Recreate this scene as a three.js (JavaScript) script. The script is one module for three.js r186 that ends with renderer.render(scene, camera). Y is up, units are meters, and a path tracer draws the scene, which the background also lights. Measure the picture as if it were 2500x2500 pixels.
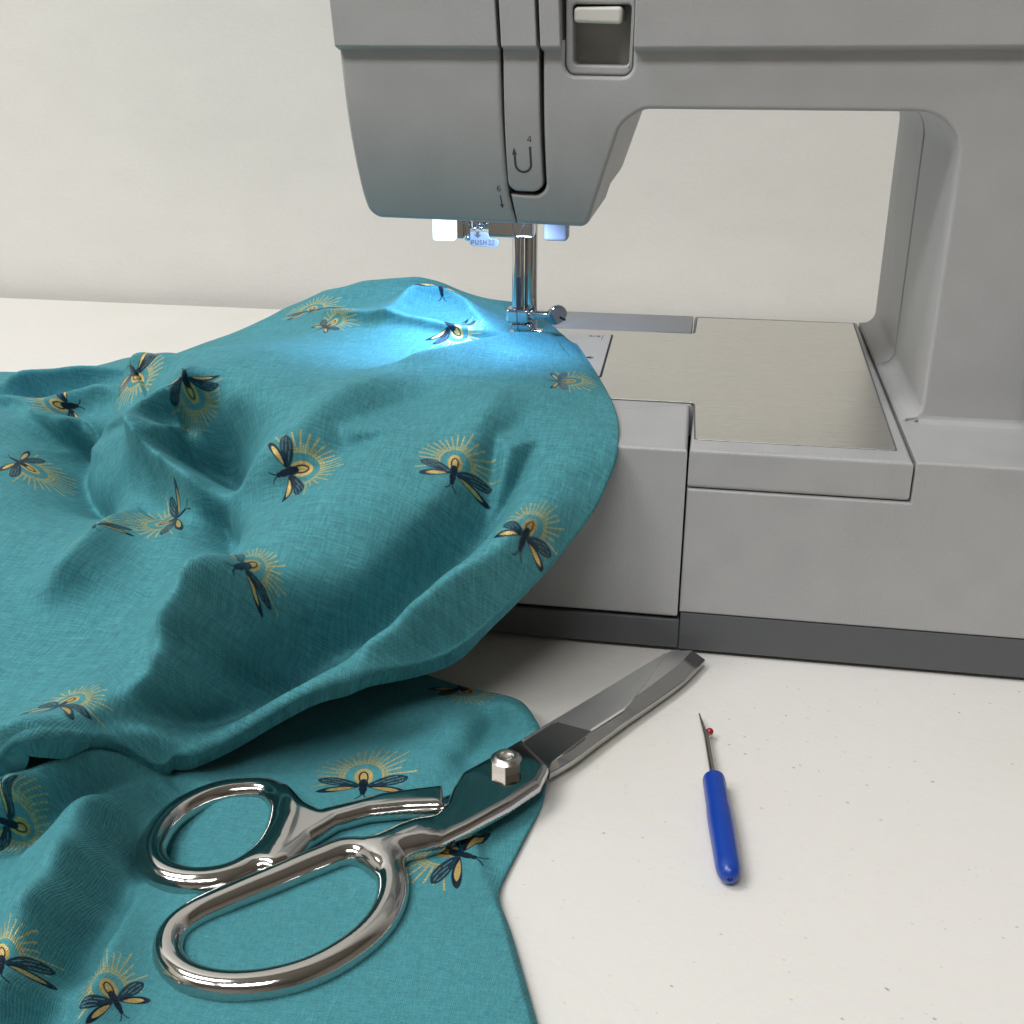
import * as THREE from 'three';
import { RoundedBoxGeometry } from 'three/addons/geometries/RoundedBoxGeometry.js';
import { mergeGeometries } from 'three/addons/utils/BufferGeometryUtils.js';
import { TextGeometry } from 'three/addons/geometries/TextGeometry.js';
import { TessellateModifier } from 'three/addons/modifiers/TessellateModifier.js';
import { FontLoader } from 'three/addons/loaders/FontLoader.js';
import { RectAreaLightUniformsLib } from 'three/addons/lights/RectAreaLightUniformsLib.js';

// ---------- camera, lamps, exposure ----------
const scene = new THREE.Scene();
scene.background = new THREE.Color(0x000000);
const camera = new THREE.PerspectiveCamera(47.41, 1, 0.02, 30);
camera.position.set(0.0824, 0.2108, 0.4985);
camera.rotation.order = 'YXZ';
camera.rotation.set(THREE.MathUtils.degToRad(-23.03), THREE.MathUtils.degToRad(9.89), 0);
const renderer = new THREE.WebGLRenderer();
renderer.toneMapping = THREE.LinearToneMapping;
renderer.toneMappingExposure = 1.2;
renderer.shadowMap.enabled = true;
RectAreaLightUniformsLib.init();
const ROOM = { x0: -2.3, x1: 2.5, z0: -0.374, z1: 3.7, y0: -0.74, y1: 2.25 };
const PANELS = [[-1.2, 0.42], [-1.55, 1.6], [-0.15, 1.6]];
const PANEL_POWER = 10.7, LED_POWER = 0.031;
for (const [x, z] of PANELS) {
  const l = new THREE.RectAreaLight(new THREE.Color(1, 1, 0.99), PANEL_POWER, 1.16, 0.56);
  l.position.set(x, ROOM.y1 - 0.03, z); l.rotation.x = -Math.PI / 2; scene.add(l);
}

// ---------- helpers ----------
let seed = 7; const rnd = () => { seed = (seed * 1664525 + 1013904223) >>> 0; return seed / 4294967296; };
const used = {};
const numbered = (n) => { used[n] = (used[n] ?? -1) + 1; return used[n] ? n + '_' + String(used[n]).padStart(3, '0') : n; };
const shadowed = (m) => { m.castShadow = m.receiveShadow = true; return m; };
function mesh(name, g, m, parent = scene) { const o = shadowed(new THREE.Mesh(g, m)); o.name = parent === scene ? numbered(name) : name; parent.add(o); return o; }
function thing(name, label, category, [x, y, z] = [0, 0, 0], group) { const o = new THREE.Group(); o.name = numbered(name); o.position.set(x, y, z); o.userData = { label, category }; if (group) o.userData.group = group; scene.add(o); return o; }
function struct(name, g, m) { const o = mesh(name, g, m); o.userData.kind = 'structure'; return o; }
const mm = (v) => v / 1000;
// flat faces stay flat and narrow bevels blend into them: normals weighted by face area, split where faces turn by more than the angle
function toCreasedNormals(g0, angle) {
  const g = g0.index ? g0.toNonIndexed() : g0, p = g.attributes.position, n = p.count / 3, fn = [], un = [], at = new Map(), a = new THREE.Vector3(), b = new THREE.Vector3(), c = new THREE.Vector3(), out = new Float32Array(p.count * 3), cos = Math.cos(angle);
  const key = (i) => Math.round(p.getX(i) * 2e6) + ',' + Math.round(p.getY(i) * 2e6) + ',' + Math.round(p.getZ(i) * 2e6);
  for (let f = 0; f < n; f++) { a.fromBufferAttribute(p, f * 3); b.fromBufferAttribute(p, f * 3 + 1).sub(a); c.fromBufferAttribute(p, f * 3 + 2).sub(a); const v = b.clone().cross(c); fn.push(v); un.push(v.clone().normalize()); for (let k = 0; k < 3; k++) { const s = key(f * 3 + k); at.has(s) ? at.get(s).push(f) : at.set(s, [f]); } }
  for (let f = 0; f < n; f++) for (let k = 0; k < 3; k++) { const v = new THREE.Vector3(); for (const o of at.get(key(f * 3 + k))) if (un[o].dot(un[f]) > cos) v.add(fn[o]); v.normalize(); v.toArray(out, (f * 3 + k) * 3); }
  g.setAttribute('normal', new THREE.BufferAttribute(out, 3)); return g;
}
// polygon in mm, third number rounds the corner
function shapeOf(pts, hole = false) {
  const s = hole ? new THREE.Path() : new THREE.Shape(), n = pts.length;
  pts.forEach((p, i) => {
    const a = pts[(i + n - 1) % n], b = pts[(i + 1) % n], r = p[2] || 0;
    if (!r) { i ? s.lineTo(p[0], p[1]) : s.moveTo(p[0], p[1]); return; }
    const la = Math.hypot(a[0] - p[0], a[1] - p[1]), lb = Math.hypot(b[0] - p[0], b[1] - p[1]);
    const ang = Math.acos(((a[0] - p[0]) * (b[0] - p[0]) + (a[1] - p[1]) * (b[1] - p[1])) / la / lb), t = Math.min(r / Math.tan(ang / 2), la * 0.49, lb * 0.49);
    const A = [p[0] + (a[0] - p[0]) / la * t, p[1] + (a[1] - p[1]) / la * t], B = [p[0] + (b[0] - p[0]) / lb * t, p[1] + (b[1] - p[1]) / lb * t], k = 0.5523 * Math.min(1, 4 / 3 * Math.tan((Math.PI - ang) / 4) / 0.5523);
    i ? s.lineTo(A[0], A[1]) : s.moveTo(A[0], A[1]);
    s.bezierCurveTo(A[0] + (p[0] - A[0]) * k, A[1] + (p[1] - A[1]) * k, B[0] + (p[0] - B[0]) * k, B[1] + (p[1] - B[1]) * k, B[0], B[1]);
  });
  s.closePath(); return s;
}
// a plate standing in the x-y plane from z0 to z1 (mm)
function plate(pts, z0, z1, bevel = 0.6, holes = [], seg = 14) {
  const s = shapeOf(pts); s.holes = holes.map((h) => shapeOf(h, true));
  const g = new THREE.ExtrudeGeometry(s, { depth: z1 - z0 - 2 * bevel, bevelEnabled: bevel > 0, bevelThickness: bevel, bevelSize: bevel, bevelOffset: -bevel, bevelSegments: 4, curveSegments: seg });
  g.translate(0, 0, z0 + bevel); g.scale(0.001, 0.001, 0.001); const u = g.attributes.uv; for (let k = 0; k < u.count; k++) u.setXY(k, u.getX(k) / 1000, u.getY(k) / 1000);
  return toCreasedNormals(g, 0.6);
}
// a slab lying in the x-z plane from y0 to y1 (mm); points are [x, z]
function slab(pts, y0, y1, bevel = 0.4, holes = []) {
  const f = (p) => [p[0], -p[1], p[2]], g = plate(pts.map(f), y0, y1, bevel, holes.map((h) => h.map(f)));
  g.rotateX(-Math.PI / 2); return g;
}
const box = (x0, x1, y0, y1, z0, z1, r = 0.5) => { const g = new RoundedBoxGeometry(mm(x1 - x0), mm(y1 - y0), mm(z1 - z0), 4, mm(r)); g.translate(mm((x0 + x1) / 2), mm((y0 + y1) / 2), mm((z0 + z1) / 2)); return g; };
const rod = (a, b, r0, r1 = r0, seg = 32) => { const A = new THREE.Vector3(...a.map(mm)), B = new THREE.Vector3(...b.map(mm)), g = new THREE.CylinderGeometry(mm(r1), mm(r0), A.distanceTo(B), seg); g.translate(0, A.distanceTo(B) / 2, 0); g.applyQuaternion(new THREE.Quaternion().setFromUnitVectors(new THREE.Vector3(0, 1, 0), B.clone().sub(A).normalize())); g.translate(A.x, A.y, A.z); return g; };
const tube = (pts, r, seg = 60) => new THREE.TubeGeometry(new THREE.CatmullRomCurve3(pts.map((p) => new THREE.Vector3(...p.map(mm)))), seg, mm(r), 10);
function canvasTexture(w, h, draw, srgb = true, wrap = true) {
  const c = document.createElement('canvas'); c.width = w; c.height = h; draw(c.getContext('2d'), w, h);
  const t = new THREE.CanvasTexture(c); if (srgb) t.colorSpace = THREE.SRGBColorSpace; if (wrap) t.wrapS = t.wrapT = THREE.RepeatWrapping; return t;
}
function grain(size, f) { const d = new Uint8Array(size * size * 4); for (let i = 0; i < size * size; i++) { const v = Math.max(0, Math.min(255, f(i % size, Math.floor(i / size)))); d.set(Array.isArray(v) ? v : [v, v, v, 255], i * 4); } const t = new THREE.DataTexture(d, size, size); t.wrapS = t.wrapT = THREE.RepeatWrapping; t.magFilter = t.minFilter = THREE.LinearFilter; t.needsUpdate = true; return t; }
const lin = (r, g, b) => new THREE.Color().setRGB(r, g, b);
// tileable soft noise
function tileNoise(n, cells) { const v = Array.from({ length: cells * cells }, rnd); return (x, y) => { const a = x / n * cells, b = y / n * cells, i = Math.floor(a), j = Math.floor(b), u = a - i, w = b - j, s = u * u * (3 - 2 * u), t = w * w * (3 - 2 * w), q = (p, r) => v[(p % cells) + (r % cells) * cells]; return (q(i, j) * (1 - s) + q(i + 1, j) * s) * (1 - t) + (q(i, j + 1) * (1 - s) + q(i + 1, j + 1) * s) * t; }; }

// ---------- materials ----------
const pebbleNoise = [tileNoise(256, 90), tileNoise(256, 45), tileNoise(256, 8)];
const pebble = grain(256, (x, y) => 255 * (0.55 * pebbleNoise[0](x, y) + 0.45 * pebbleNoise[1](x, y)));
pebble.repeat.set(40, 40);
const plasticTone = grain(256, (x, y) => 244 + 8 * pebbleNoise[2](x, y) + 5 * rnd()); plasticTone.repeat.set(12, 12); plasticTone.colorSpace = THREE.SRGBColorSpace;
const plastic = (c, rough = 0.42, bump = 0.00005) => new THREE.MeshPhysicalMaterial({ color: c, map: plasticTone, roughness: rough, bumpMap: pebble, bumpScale: bump, specularIntensity: 0.9 });
const M = {
  grey: plastic(lin(0.41, 0.412, 0.418)),
  greyBed: plastic(lin(0.4, 0.402, 0.408), 0.27, 0.00007),
  dark: plastic(lin(0.105, 0.11, 0.118), 0.45),
  black: new THREE.MeshStandardMaterial({ color: lin(0.012, 0.012, 0.013), roughness: 0.6 }),
  white: new THREE.MeshPhysicalMaterial({ color: lin(0.66, 0.65, 0.6), roughness: 0.28 }),
  recess: plastic(lin(0.34, 0.335, 0.31), 0.5),
  print: new THREE.MeshStandardMaterial({ color: lin(0.06, 0.06, 0.062), roughness: 0.6 }),
  chrome: new THREE.MeshStandardMaterial({ color: lin(0.55, 0.545, 0.53), metalness: 1, roughness: 0.09 }),
  satin: new THREE.MeshStandardMaterial({ color: lin(0.88, 0.88, 0.87), metalness: 1, roughness: 0.4, bumpMap: pebble, bumpScale: 0.00003 }),
  blue: new THREE.MeshPhysicalMaterial({ color: lin(0.003, 0.045, 0.33), roughness: 0.33, clearcoat: 0.25, clearcoatRoughness: 0.25 }),
  red: new THREE.MeshPhysicalMaterial({ color: lin(0.3, 0.008, 0.012), roughness: 0.2 }),
};
const brush = (() => { const rows = Array.from({ length: 512 }, rnd), rows2 = tileNoise(512, 60); const cur = new Float32Array(512); return grain(512, (x, y) => { if (x === 0) cur[y] = rows[y]; if (rnd() < 0.02) cur[y] = rnd(); return 165 + 45 * cur[y] + 40 * rows2(x / 8, y); }); })();
brush.repeat.set(12, 26);
M.steel = new THREE.MeshPhysicalMaterial({ color: lin(0.76, 0.74, 0.7), metalness: 1, roughness: 0.34, roughnessMap: (() => { const t = brush.clone(); t.repeat.set(9, 20); t.needsUpdate = true; return t; })(), bumpMap: brush, bumpScale: 0.000004, anisotropy: 0.5 });
M.steel.roughness = 0.38;

// ---------- the setting ----------
const paintA = tileNoise(512, 160), paintB = tileNoise(512, 12), paintC = tileNoise(512, 40);
const wallTone = grain(512, (x, y) => 238 + 4 * paintB(x, y) + 3 * paintC(x, y) + 3 * rnd()); wallTone.colorSpace = THREE.SRGBColorSpace;
const wallBump = grain(512, (x, y) => 255 * (0.6 * paintA(x, y) + 0.4 * paintC(x, y)));
const wallMat = (rep) => { const a = wallTone.clone(), b = wallBump.clone(); a.repeat.set(rep, rep); b.repeat.set(rep * 2, rep * 2); a.needsUpdate = b.needsUpdate = true; return new THREE.MeshStandardMaterial({ color: lin(0.83, 0.82, 0.78), map: a, bumpMap: b, bumpScale: 0.00012, roughness: 0.85 }); };
const roomWall = wallMat(6);
const slabBox = (x0, x1, y0, y1, z0, z1) => { const g = new THREE.BoxGeometry(x1 - x0, y1 - y0, z1 - z0); g.translate((x0 + x1) / 2, (y0 + y1) / 2, (z0 + z1) / 2); return g; };
const { x0, x1, y0, y1, z0, z1 } = ROOM;
struct('back_wall', slabBox(x0 - 0.1, x1 + 0.1, y0, y1, z0 - 0.1, z0), roomWall);
const farWall = new THREE.MeshStandardMaterial({ color: lin(0.42, 0.39, 0.35), roughness: 0.9 });
struct('front_wall', slabBox(x0 - 0.1, x1 + 0.1, y0, y1, z1, z1 + 0.1), farWall);
struct('left_wall', slabBox(x0 - 0.1, x0, y0, y1, z0, z1), farWall);
struct('right_wall', slabBox(x1, x1 + 0.1, y0, y1, z0, z1), farWall);
struct('floor', slabBox(x0 - 0.1, x1 + 0.1, y0 - 0.1, y0, z0 - 0.1, z1 + 0.1), new THREE.MeshStandardMaterial({ color: lin(0.2, 0.17, 0.14), roughness: 0.6 }));
struct('ceiling', slabBox(x0 - 0.1, x1 + 0.1, y1, y1 + 0.1, z0 - 0.1, z1 + 0.1), new THREE.MeshStandardMaterial({ color: lin(0.5, 0.48, 0.45), roughness: 0.9 }));
const lampGlow = new THREE.MeshStandardMaterial({ color: 0x222222, emissive: lin(1, 1, 0.99), emissiveIntensity: 2 });
const WHERE = ['over the left end of the table near the wall', 'over the floor at the left, away from the table', 'over the floor behind the viewer'];
for (const [x, z] of PANELS) {
  const t = thing('ceiling_light', 'flat white rectangular light panel ' + WHERE.shift(), 'ceiling light', [x, y1, z], 'light panels in the ceiling');
  const f = new THREE.Shape([[-0.61, -0.31], [0.61, -0.31], [0.61, 0.31], [-0.61, 0.31]].map((p) => new THREE.Vector2(...p)));
  f.holes.push(new THREE.Path([[-0.58, -0.28], [-0.58, 0.28], [0.58, 0.28], [0.58, -0.28]].map((p) => new THREE.Vector2(...p))));
  const g = new THREE.ExtrudeGeometry(f, { depth: 0.02, bevelEnabled: false }); g.rotateX(Math.PI / 2); mesh('frame', g, M.white, t);
  const d = new THREE.BoxGeometry(1.16, 0.008, 0.56); d.translate(0, -0.014, 0); mesh('diffuser', d, lampGlow, t);
}
// white table top with grey specks
const tableTex = canvasTexture(2048, 2048, (c, w, h) => {
  c.fillStyle = '#f0ede8'; c.fillRect(0, 0, w, h);
  for (let i = 0; i < 260; i++) { const r = 40 + rnd() * 190, x = rnd() * w, y = rnd() * h, q = c.createRadialGradient(x, y, 0, x, y, r), k = rnd() < 0.5; q.addColorStop(0, k ? 'rgba(228,228,214,0.28)' : 'rgba(244,236,232,0.28)'); q.addColorStop(1, 'rgba(236,233,228,0)'); c.fillStyle = q; c.fillRect(x - r, y - r, 2 * r, 2 * r); }
  for (let i = 0; i < 3600; i++) {
    const a = rnd(), s = a < 0.86 ? 0.2 + rnd() * 0.36 : 0.36 + rnd() * 0.4, v = Math.floor(a < 0.75 ? 150 + rnd() * 60 : 70 + rnd() * 70);
    c.save(); c.translate(rnd() * w, rnd() * h); c.rotate(rnd() * 0.9 - 0.2); c.fillStyle = `rgba(${v},${v},${v - 6},${0.35 + rnd() * 0.55})`; c.beginPath(); c.ellipse(0, 0, 1.35 * s * (1 + rnd() * 1.4), 1.15 * s, 0, 0, 7); c.fill(); c.restore();
  }
});
tableTex.repeat.set(1.7, 1.7);
{
  const t = thing('table', 'white speckled plastic table top under everything', 'table', [0, 0, 0]);
  const g = slab([[-900, -360, 22], [900, -360, 22], [900, 402, 22], [-900, 402, 22]], -44, 0, 3);
  const b = grain(256, (x, y) => 255 * (0.5 * pebbleNoise[0](x, y) + 0.5 * pebbleNoise[1](x, y))); b.repeat.set(14, 14);
  mesh('tabletop', g, new THREE.MeshPhysicalMaterial({ map: tableTex, color: lin(0.81, 0.815, 0.82), roughness: 0.5, bumpMap: b, bumpScale: 0.00006 }), t);
  for (const [x, z] of [[-780, -280], [780, -280], [-780, 320], [780, 320]]) mesh('leg', rod([x, -738, z], [x, -44, z], 14), M.dark, t);
}

// ---------- sewing machine (millimetres; needle at x = z = 0, table at y = 0) ----------
const font = await new FontLoader().loadAsync('fonts/droid/droid_sans_regular.typeface.json');
const bold = await new FontLoader().loadAsync('fonts/droid/droid_sans_bold.typeface.json');
const letters = (s, size, x, y, z, f = font) => { const g = new TextGeometry(s, { font: f, size: mm(size), depth: mm(0.06), curveSegments: 6, bevelEnabled: false }); g.translate(mm(x), mm(y), mm(z)); return g; };
const machine = thing('sewing_machine', 'grey sewing machine with its needle down in the teal cloth', 'sewing machine');
{
  // the lower front of the head curves back towards the bed
  const bend = (g, most = 5) => {
    const u = new TessellateModifier(mm(most), 7).modify(g), p = u.attributes.position;
    for (let k = 0; k < p.count; k++) { const x = p.getX(k) * 1000, y = p.getY(k) * 1000, z = p.getZ(k) * 1000, s = Math.max(0, (188 - y) / 46), w = Math.max(0, Math.min(1, (z - 30) / 40)) * Math.max(0, Math.min(1, (75 - x) / 30)); p.setZ(k, mm(z - 13 * s * s * w)); }
    return toCreasedNormals(u, 0.5);
  };
  const F = 85.5, U = 89.4, S = 11;
  mesh('face_cover', bend(plate([[6.0, 203.5], [-49.9, 203.5], [-46.3, 150, 30], [-44.8, 142.1, 7.5], [9.6, 141.2], [7.7, 152]], S, F, 1.3)), M.grey, machine);
  const throat = [[270, 77.8], [151.2, 77.8], [151.2, 78.15]];
  for (let k = 0; k <= 8; k++) { const a = k / 8 * Math.PI / 2; throat.push([151.2 + 6.2 * Math.sin(a), 84.4 - 6.2 * Math.cos(a)]); }
  throat.push([157.6, 182.5, 14], [49.0, 182.2, 11], [37.2, 145.6, 3], [35.6, 140.6, 6]);
  mesh('front_cover', bend(plate([[20.9, 203.5], [21.6, 152.2, 4.6], [8.5, 152.4], [9.9, 141.15], ...throat.slice().reverse(), [270, 205], [51, 203.6], [50.9, 192.3, 3.6], [28.2, 192.6, 3.6], [28.0, 203.5]], S, F, 1.5), 6), M.grey, machine);
  const bar = (xa, xb, rise, lean) => { const g = plate([[-S, 200.2], [-F, 200.2], [-U, 201.4, 0.9], [-U, 262], [-S, 262]], xa, xb, 0.45); g.rotateY(Math.PI / 2); const p = g.attributes.position; for (let k = 0; k < p.count; k++) { const y = p.getY(k) - mm(200); p.setY(k, p.getY(k) + (p.getX(k) - mm(60)) * rise); p.setX(k, p.getX(k) - y * lean); } return toCreasedNormals(g, 0.6); };
  mesh('upper_cover', bar(-50, 6.3, 0, 0.062), M.grey, machine);
  mesh('upper_cover', bar(20.6, 27.3, 0, 0.05), M.grey, machine);
  mesh('upper_cover', bar(51.3, 270, 0.0085, 0), M.grey, machine);
  // thread guide strip between two dark slots
  const strip = mesh('thread_guide_strip', bend(plate([[7.3, 203.5], [8.0, 153.6, 3.6], [20.5, 153.5, 4], [19.4, 203.5]], 40, F + 0.1, 0.7)), M.grey, machine);
  mesh('upper_strip', bar(7.5, 19.4, 0, 0.055), M.grey, machine);
  mesh('printed_number', bend(letters('4', 2.1, 15.4, 170.9, F + 0.12)), M.print, strip);
  const arrow = new THREE.Shape(); arrow.moveTo(mm(16.2), mm(169.6)); arrow.lineTo(mm(17.0), mm(169.6)); arrow.lineTo(mm(17.15), mm(163.6)); arrow.absarc(mm(14.0), mm(163.6), mm(3.15), 0, -Math.PI, true); arrow.lineTo(mm(10.7), mm(166.8)); arrow.lineTo(mm(10.2), mm(166.8)); arrow.lineTo(mm(10.95), mm(169.4)); arrow.lineTo(mm(11.9), mm(166.8)); arrow.lineTo(mm(11.5), mm(166.8)); arrow.lineTo(mm(11.65), mm(163.6)); arrow.absarc(mm(14.0), mm(163.6), mm(2.35), Math.PI, 0, false); arrow.lineTo(mm(16.2), mm(169.6));
  const ag = new THREE.ExtrudeGeometry(arrow, { depth: mm(0.06), bevelEnabled: false, curveSegments: 16 }); ag.translate(-mm(0.25), -mm(0.3), mm(F + 0.12)); mesh('printed_arrow', bend(ag, 1.5), M.print, strip);
  mesh('printed_number', bend(letters('6', 2.0, 3.6, 153.4, F + 0.03)), M.print, machine);
  const down = new THREE.Shape([[5.75, 153], [6.15, 153], [6.5, 149.6], [7.0, 149.6], [6.35, 148.1], [5.4, 149.7], [6.05, 149.6]].map((p) => new THREE.Vector2(...p.map(mm))));
  const dg = new THREE.ExtrudeGeometry(down, { depth: mm(0.06), bevelEnabled: false }); dg.translate(-mm(1.2), -mm(1.1), mm(F + 0.03)); mesh('printed_arrow', bend(dg, 1.5), M.print, machine);
  // reverse lever in its recess
  const frame = [[27.3, 262], [28.4, 192.8, 3.4], [50.7, 192.5, 3.4], [51.3, 262]], hole = [[30.2, 214.5, 1.5], [49.7, 214.4, 1.5], [49.4, 195.7, 1.6], [30.9, 195.9, 1.6]];
  mesh('lever_frame', plate(frame, 60, 83.6, 0.9, [hole]), M.grey, machine);
  mesh('lever_well', plate([[29, 216], [51, 216], [51, 194], [29, 194]], 66, 73.5, 0.3), M.recess, machine);
  mesh('reverse_lever', plate([[30.9, 213.6, 1.3], [46.9, 213.8, 1.3], [46.6, 208.4, 1.2], [31.1, 208.9, 1.2]], 70, 85.6, 1.1), M.white, machine);
  // rear half of arm, head and column
  const rear = [[-54, 262], [-49.9, 200], [-43.2, 150, 30], [-40.6, 145, 7.5], [26, 143.4, 6], [35.5, 148], [46.5, 182.0, 11], ...throat.slice(3, 12).reverse().map((p) => p)];
  mesh('rear_cover', plate([[-53.4, 261], [-49.2, 200], [-45.2, 152, 30], [-42.6, 144.4, 7.5], [34.6, 143.1, 6], [37.0, 147.6, 3], [48.7, 182.6, 11], [157.25, 182.9, 14], ...throat.slice(3, 12).reverse().map((p) => [p[0] - 0.2, p[1] + 0.1]), [151.4, 77.9], [270, 77.9], [270, 261]], -60, S - 0.25, 0.6), M.grey, machine);
  // bright moulding line where the column meets the bed
  { const s = new THREE.Shape(); s.moveTo(mm(F - 1), mm(77.9)); s.lineTo(mm(F + 2.6), mm(77.9)); s.lineTo(mm(F + 2.6), mm(78.05)); s.quadraticCurveTo(mm(F + 0.5), mm(78.3), mm(F - 0.1), mm(81)); s.lineTo(mm(F - 1), mm(81)); const g = new THREE.ExtrudeGeometry(s, { depth: mm(113.2), bevelEnabled: false, curveSegments: 10 }); g.rotateY(-Math.PI / 2); g.translate(mm(270), 0, 0); mesh('column_fillet', toCreasedNormals(g, 0.9), M.greyBed, machine); }
  const knob = new THREE.CylinderGeometry(mm(19), mm(20), mm(13), 64); knob.rotateX(Math.PI / 2); knob.translate(mm(209.5), mm(100), mm(92)); mesh('stitch_dial', knob, M.dark, machine);
  // base
  const baseBody = plate([[77.8, 16.6], [270, 16.6], [270, 78], [150.5, 78], [150.5, 63.75], [77.8, 63.75]], -63, 127.7, 1.1);
  mesh('base_body', baseBody, M.greyBed, machine);
  mesh('base_skirt', mergeGeometries([box(78.3, 270, 1.7, 16.3, -60, 127.4, 0.4), box(-44, 78.2, 1.7, 13.2, -60, 127.2, 0.8)]), M.dark, machine);
  mesh('base_core', box(-40, 262, 6, 62, -58, 120, 1), M.black, machine);
  const bed = mesh('bed_cover', slab([[77.9, 127.7], [149.9, 127.7], [150.0, -62.5], [74, -62.5], [74, -26], [-44, -26], [-44, 76.6], [77.9, 76.6]], 64.1, 78, 1.6), M.greyBed, machine);
  mesh('steel_plate', slab([[79.6, 117.6, 1.6], [145.4, 117.4, 1], [147.6, -59.5, 1.2], [75.6, -58.4, 1], [75.2, -27.2, 2.4], [-40, -25.6], [-40, 76.2], [78.2, 76.4, 2.6]], 77.6, 78.12, 0.12), M.steel, bed);
  mesh('plate_rim', slab([[79.0, 118.2, 1.9], [146.0, 118.0, 1.3], [148.2, -60.1, 1.5], [75.0, -59.0, 1.3], [74.6, -26.6, 2.4], [-40, -25.0], [-40, 75.6], [77.6, 75.8, 2.6]], 77.0, 78.03, 0.02), M.dark, bed);
  // extension table at the left and rear left cover
  mesh('extension_table', mergeGeometries([slab([[-46, 127.7, 2], [77.2, 127.7], [76.4, 77.3, 1.4], [60.9, 77.2], [60.9, 76.9], [-46, 76.9]], 14.4, 78, 1.6)]), M.greyBed, machine);
  mesh('rear_table', slab([[-46, -61, 2], [73.4, -62], [73.6, -28.6, 1.2], [58, -28.4], [58, -27.2], [-46, -27]], 40, 78, 0.7), M.greyBed, machine);
  const np = mesh('needle_plate', slab([[-30, -19, 2], [38.0, -19, 2.4], [39.6, 50, 2.4], [-30, 50, 2]], 77.7, 78.55, 0.25), new THREE.MeshStandardMaterial({ color: lin(0.72, 0.72, 0.72), metalness: 0.85, roughness: 0.32 }), machine);
  mesh('plate_gap', slab([[-31, -19.8, 2], [38.8, -19.8, 2.8], [40.5, 51, 2.8], [-31, 51, 2]], 77.5, 78.16, 0.02), M.black, np);
  for (let k = 3; k < 4; k++) mesh('seam_mark', box(23.6 + k * 3.6, 23.85 + k * 3.6, 78.5, 78.6, -15.5, -7, 0.03), M.print, np);
  { const g = letters('5/8', 2.6, 28.2, 0, 0, bold); g.rotateX(-Math.PI / 2); g.translate(0, mm(78.5), mm(-12)); mesh('printed_number', g, M.print, np); }
  mesh('plate_screw', (() => { const g = new THREE.SphereGeometry(mm(2.3), 24, 12, 0, 7, 0, 1.2); g.scale(1, 0.5, 1); g.translate(mm(32.6), mm(77.9), mm(22)); return g; })(), M.chrome, np);
  // under the head
  mesh('lamp_housing', box(-44, 30, 143.5, 150, -30, 60, 1), M.grey, machine);
  mesh('led_lamp', box(-35.4, -25.9, 124.2, 146, 6, 17, 1.1), new THREE.MeshStandardMaterial({ color: lin(0.7, 0.75, 0.75), emissive: lin(0.75, 1, 0.97), emissiveIntensity: 1.3, roughness: 0.4 }), machine);
  { const g = new THREE.CylinderGeometry(mm(3), mm(3), mm(1.2), 32); g.translate(mm(2), mm(142.4), mm(36)); mesh('led_lens', g, new THREE.MeshStandardMaterial({ color: 0x333333, emissive: lin(0.7, 0.76, 1), emissiveIntensity: 6 }), machine); }
  mesh('lamp_bracket', mergeGeometries([box(-25.6, -22.6, 125, 146, 8, 15, 0.4), box(-22.4, -19.9, 123.8, 146, 10, 14, 1.0), box(-19.7, -12.5, 128.3, 140, 5, 10, 0.6)]), M.chrome, machine);
  for (const [x, y] of [[-21.2, 125.6], [-15.2, 129.6], [-18.2, 129.4]]) mesh('bracket_screw', (() => { const g = new THREE.SphereGeometry(mm(1.05), 18, 12); g.translate(mm(x), mm(y), mm(14)); return g; })(), M.chrome, machine);
  const tag = mesh('threader_tag', plate([[-20.6, 127.8], [-13.2, 127.8], [-11.2, 125, 1], [-7.6, 124.6, 1.4], [-8.2, 121.3, 1.8], [-20.3, 121.7, 1.8]], 11, 12.6, 0.3), new THREE.MeshPhysicalMaterial({ color: lin(0.22, 0.245, 0.26), roughness: 0.35 }), machine);
  mesh('lettering', letters('PUSH', 2.0, -20.0, 122.3, 12.6, bold), M.print, tag);
  mesh('lettering', mergeGeometries([0, 1, 2].flatMap((k) => [0, 1].map((i) => box(-12.3 + i * 1.5, -11.2 + i * 1.5, 123.0 + k * 0.62, 123.3 + k * 0.62, 12.55, 12.68, 0.02))).concat([box(-12.4, -9.7, 122.3, 122.65, 12.55, 12.68, 0.02)])), M.print, tag);
  { const s = new THREE.Shape([[-17.6, 127.6], [-16.2, 127.6], [-16.2, 126.4], [-15.2, 126.4], [-16.9, 125.1], [-18.6, 126.4], [-17.6, 126.4]].map((p) => new THREE.Vector2(...p.map(mm)))); const g = new THREE.ExtrudeGeometry(s, { depth: mm(0.06), bevelEnabled: false }); g.translate(0, 0, mm(12.6)); mesh('printed_arrow', g, M.print, tag); }
  mesh('thread_guide', mergeGeometries([box(-12.6, 5.4, 126.3, 133, 11, 12.2, 0.5), box(-12.6, 6.3, 125.6, 126.6, 5, 12.6, 0.45), box(3.4, 6.6, 126, 140, 4, 12, 1.2)]), M.chrome, machine);
  mesh('rear_lamp', box(10.9, 20.9, 124.6, 145, 4, 12, 1.5), new THREE.MeshPhysicalMaterial({ color: lin(0.36, 0.38, 0.45), roughness: 0.4 }), machine);
  // bars, clamp, screw, foot
  mesh('needle_bar', rod([-1.9, 93, 0], [-1.9, 150, 0], 2.55), M.chrome, machine);
  mesh('bar_slot', box(-2.2, -0.3, 92.5, 107.2, 1.6, 2.75, 0.1), M.black, machine);
  mesh('presser_bar', rod([3.1, 84, -3.5], [3.1, 150, -3.5], 2.95), M.chrome, machine);
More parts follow.
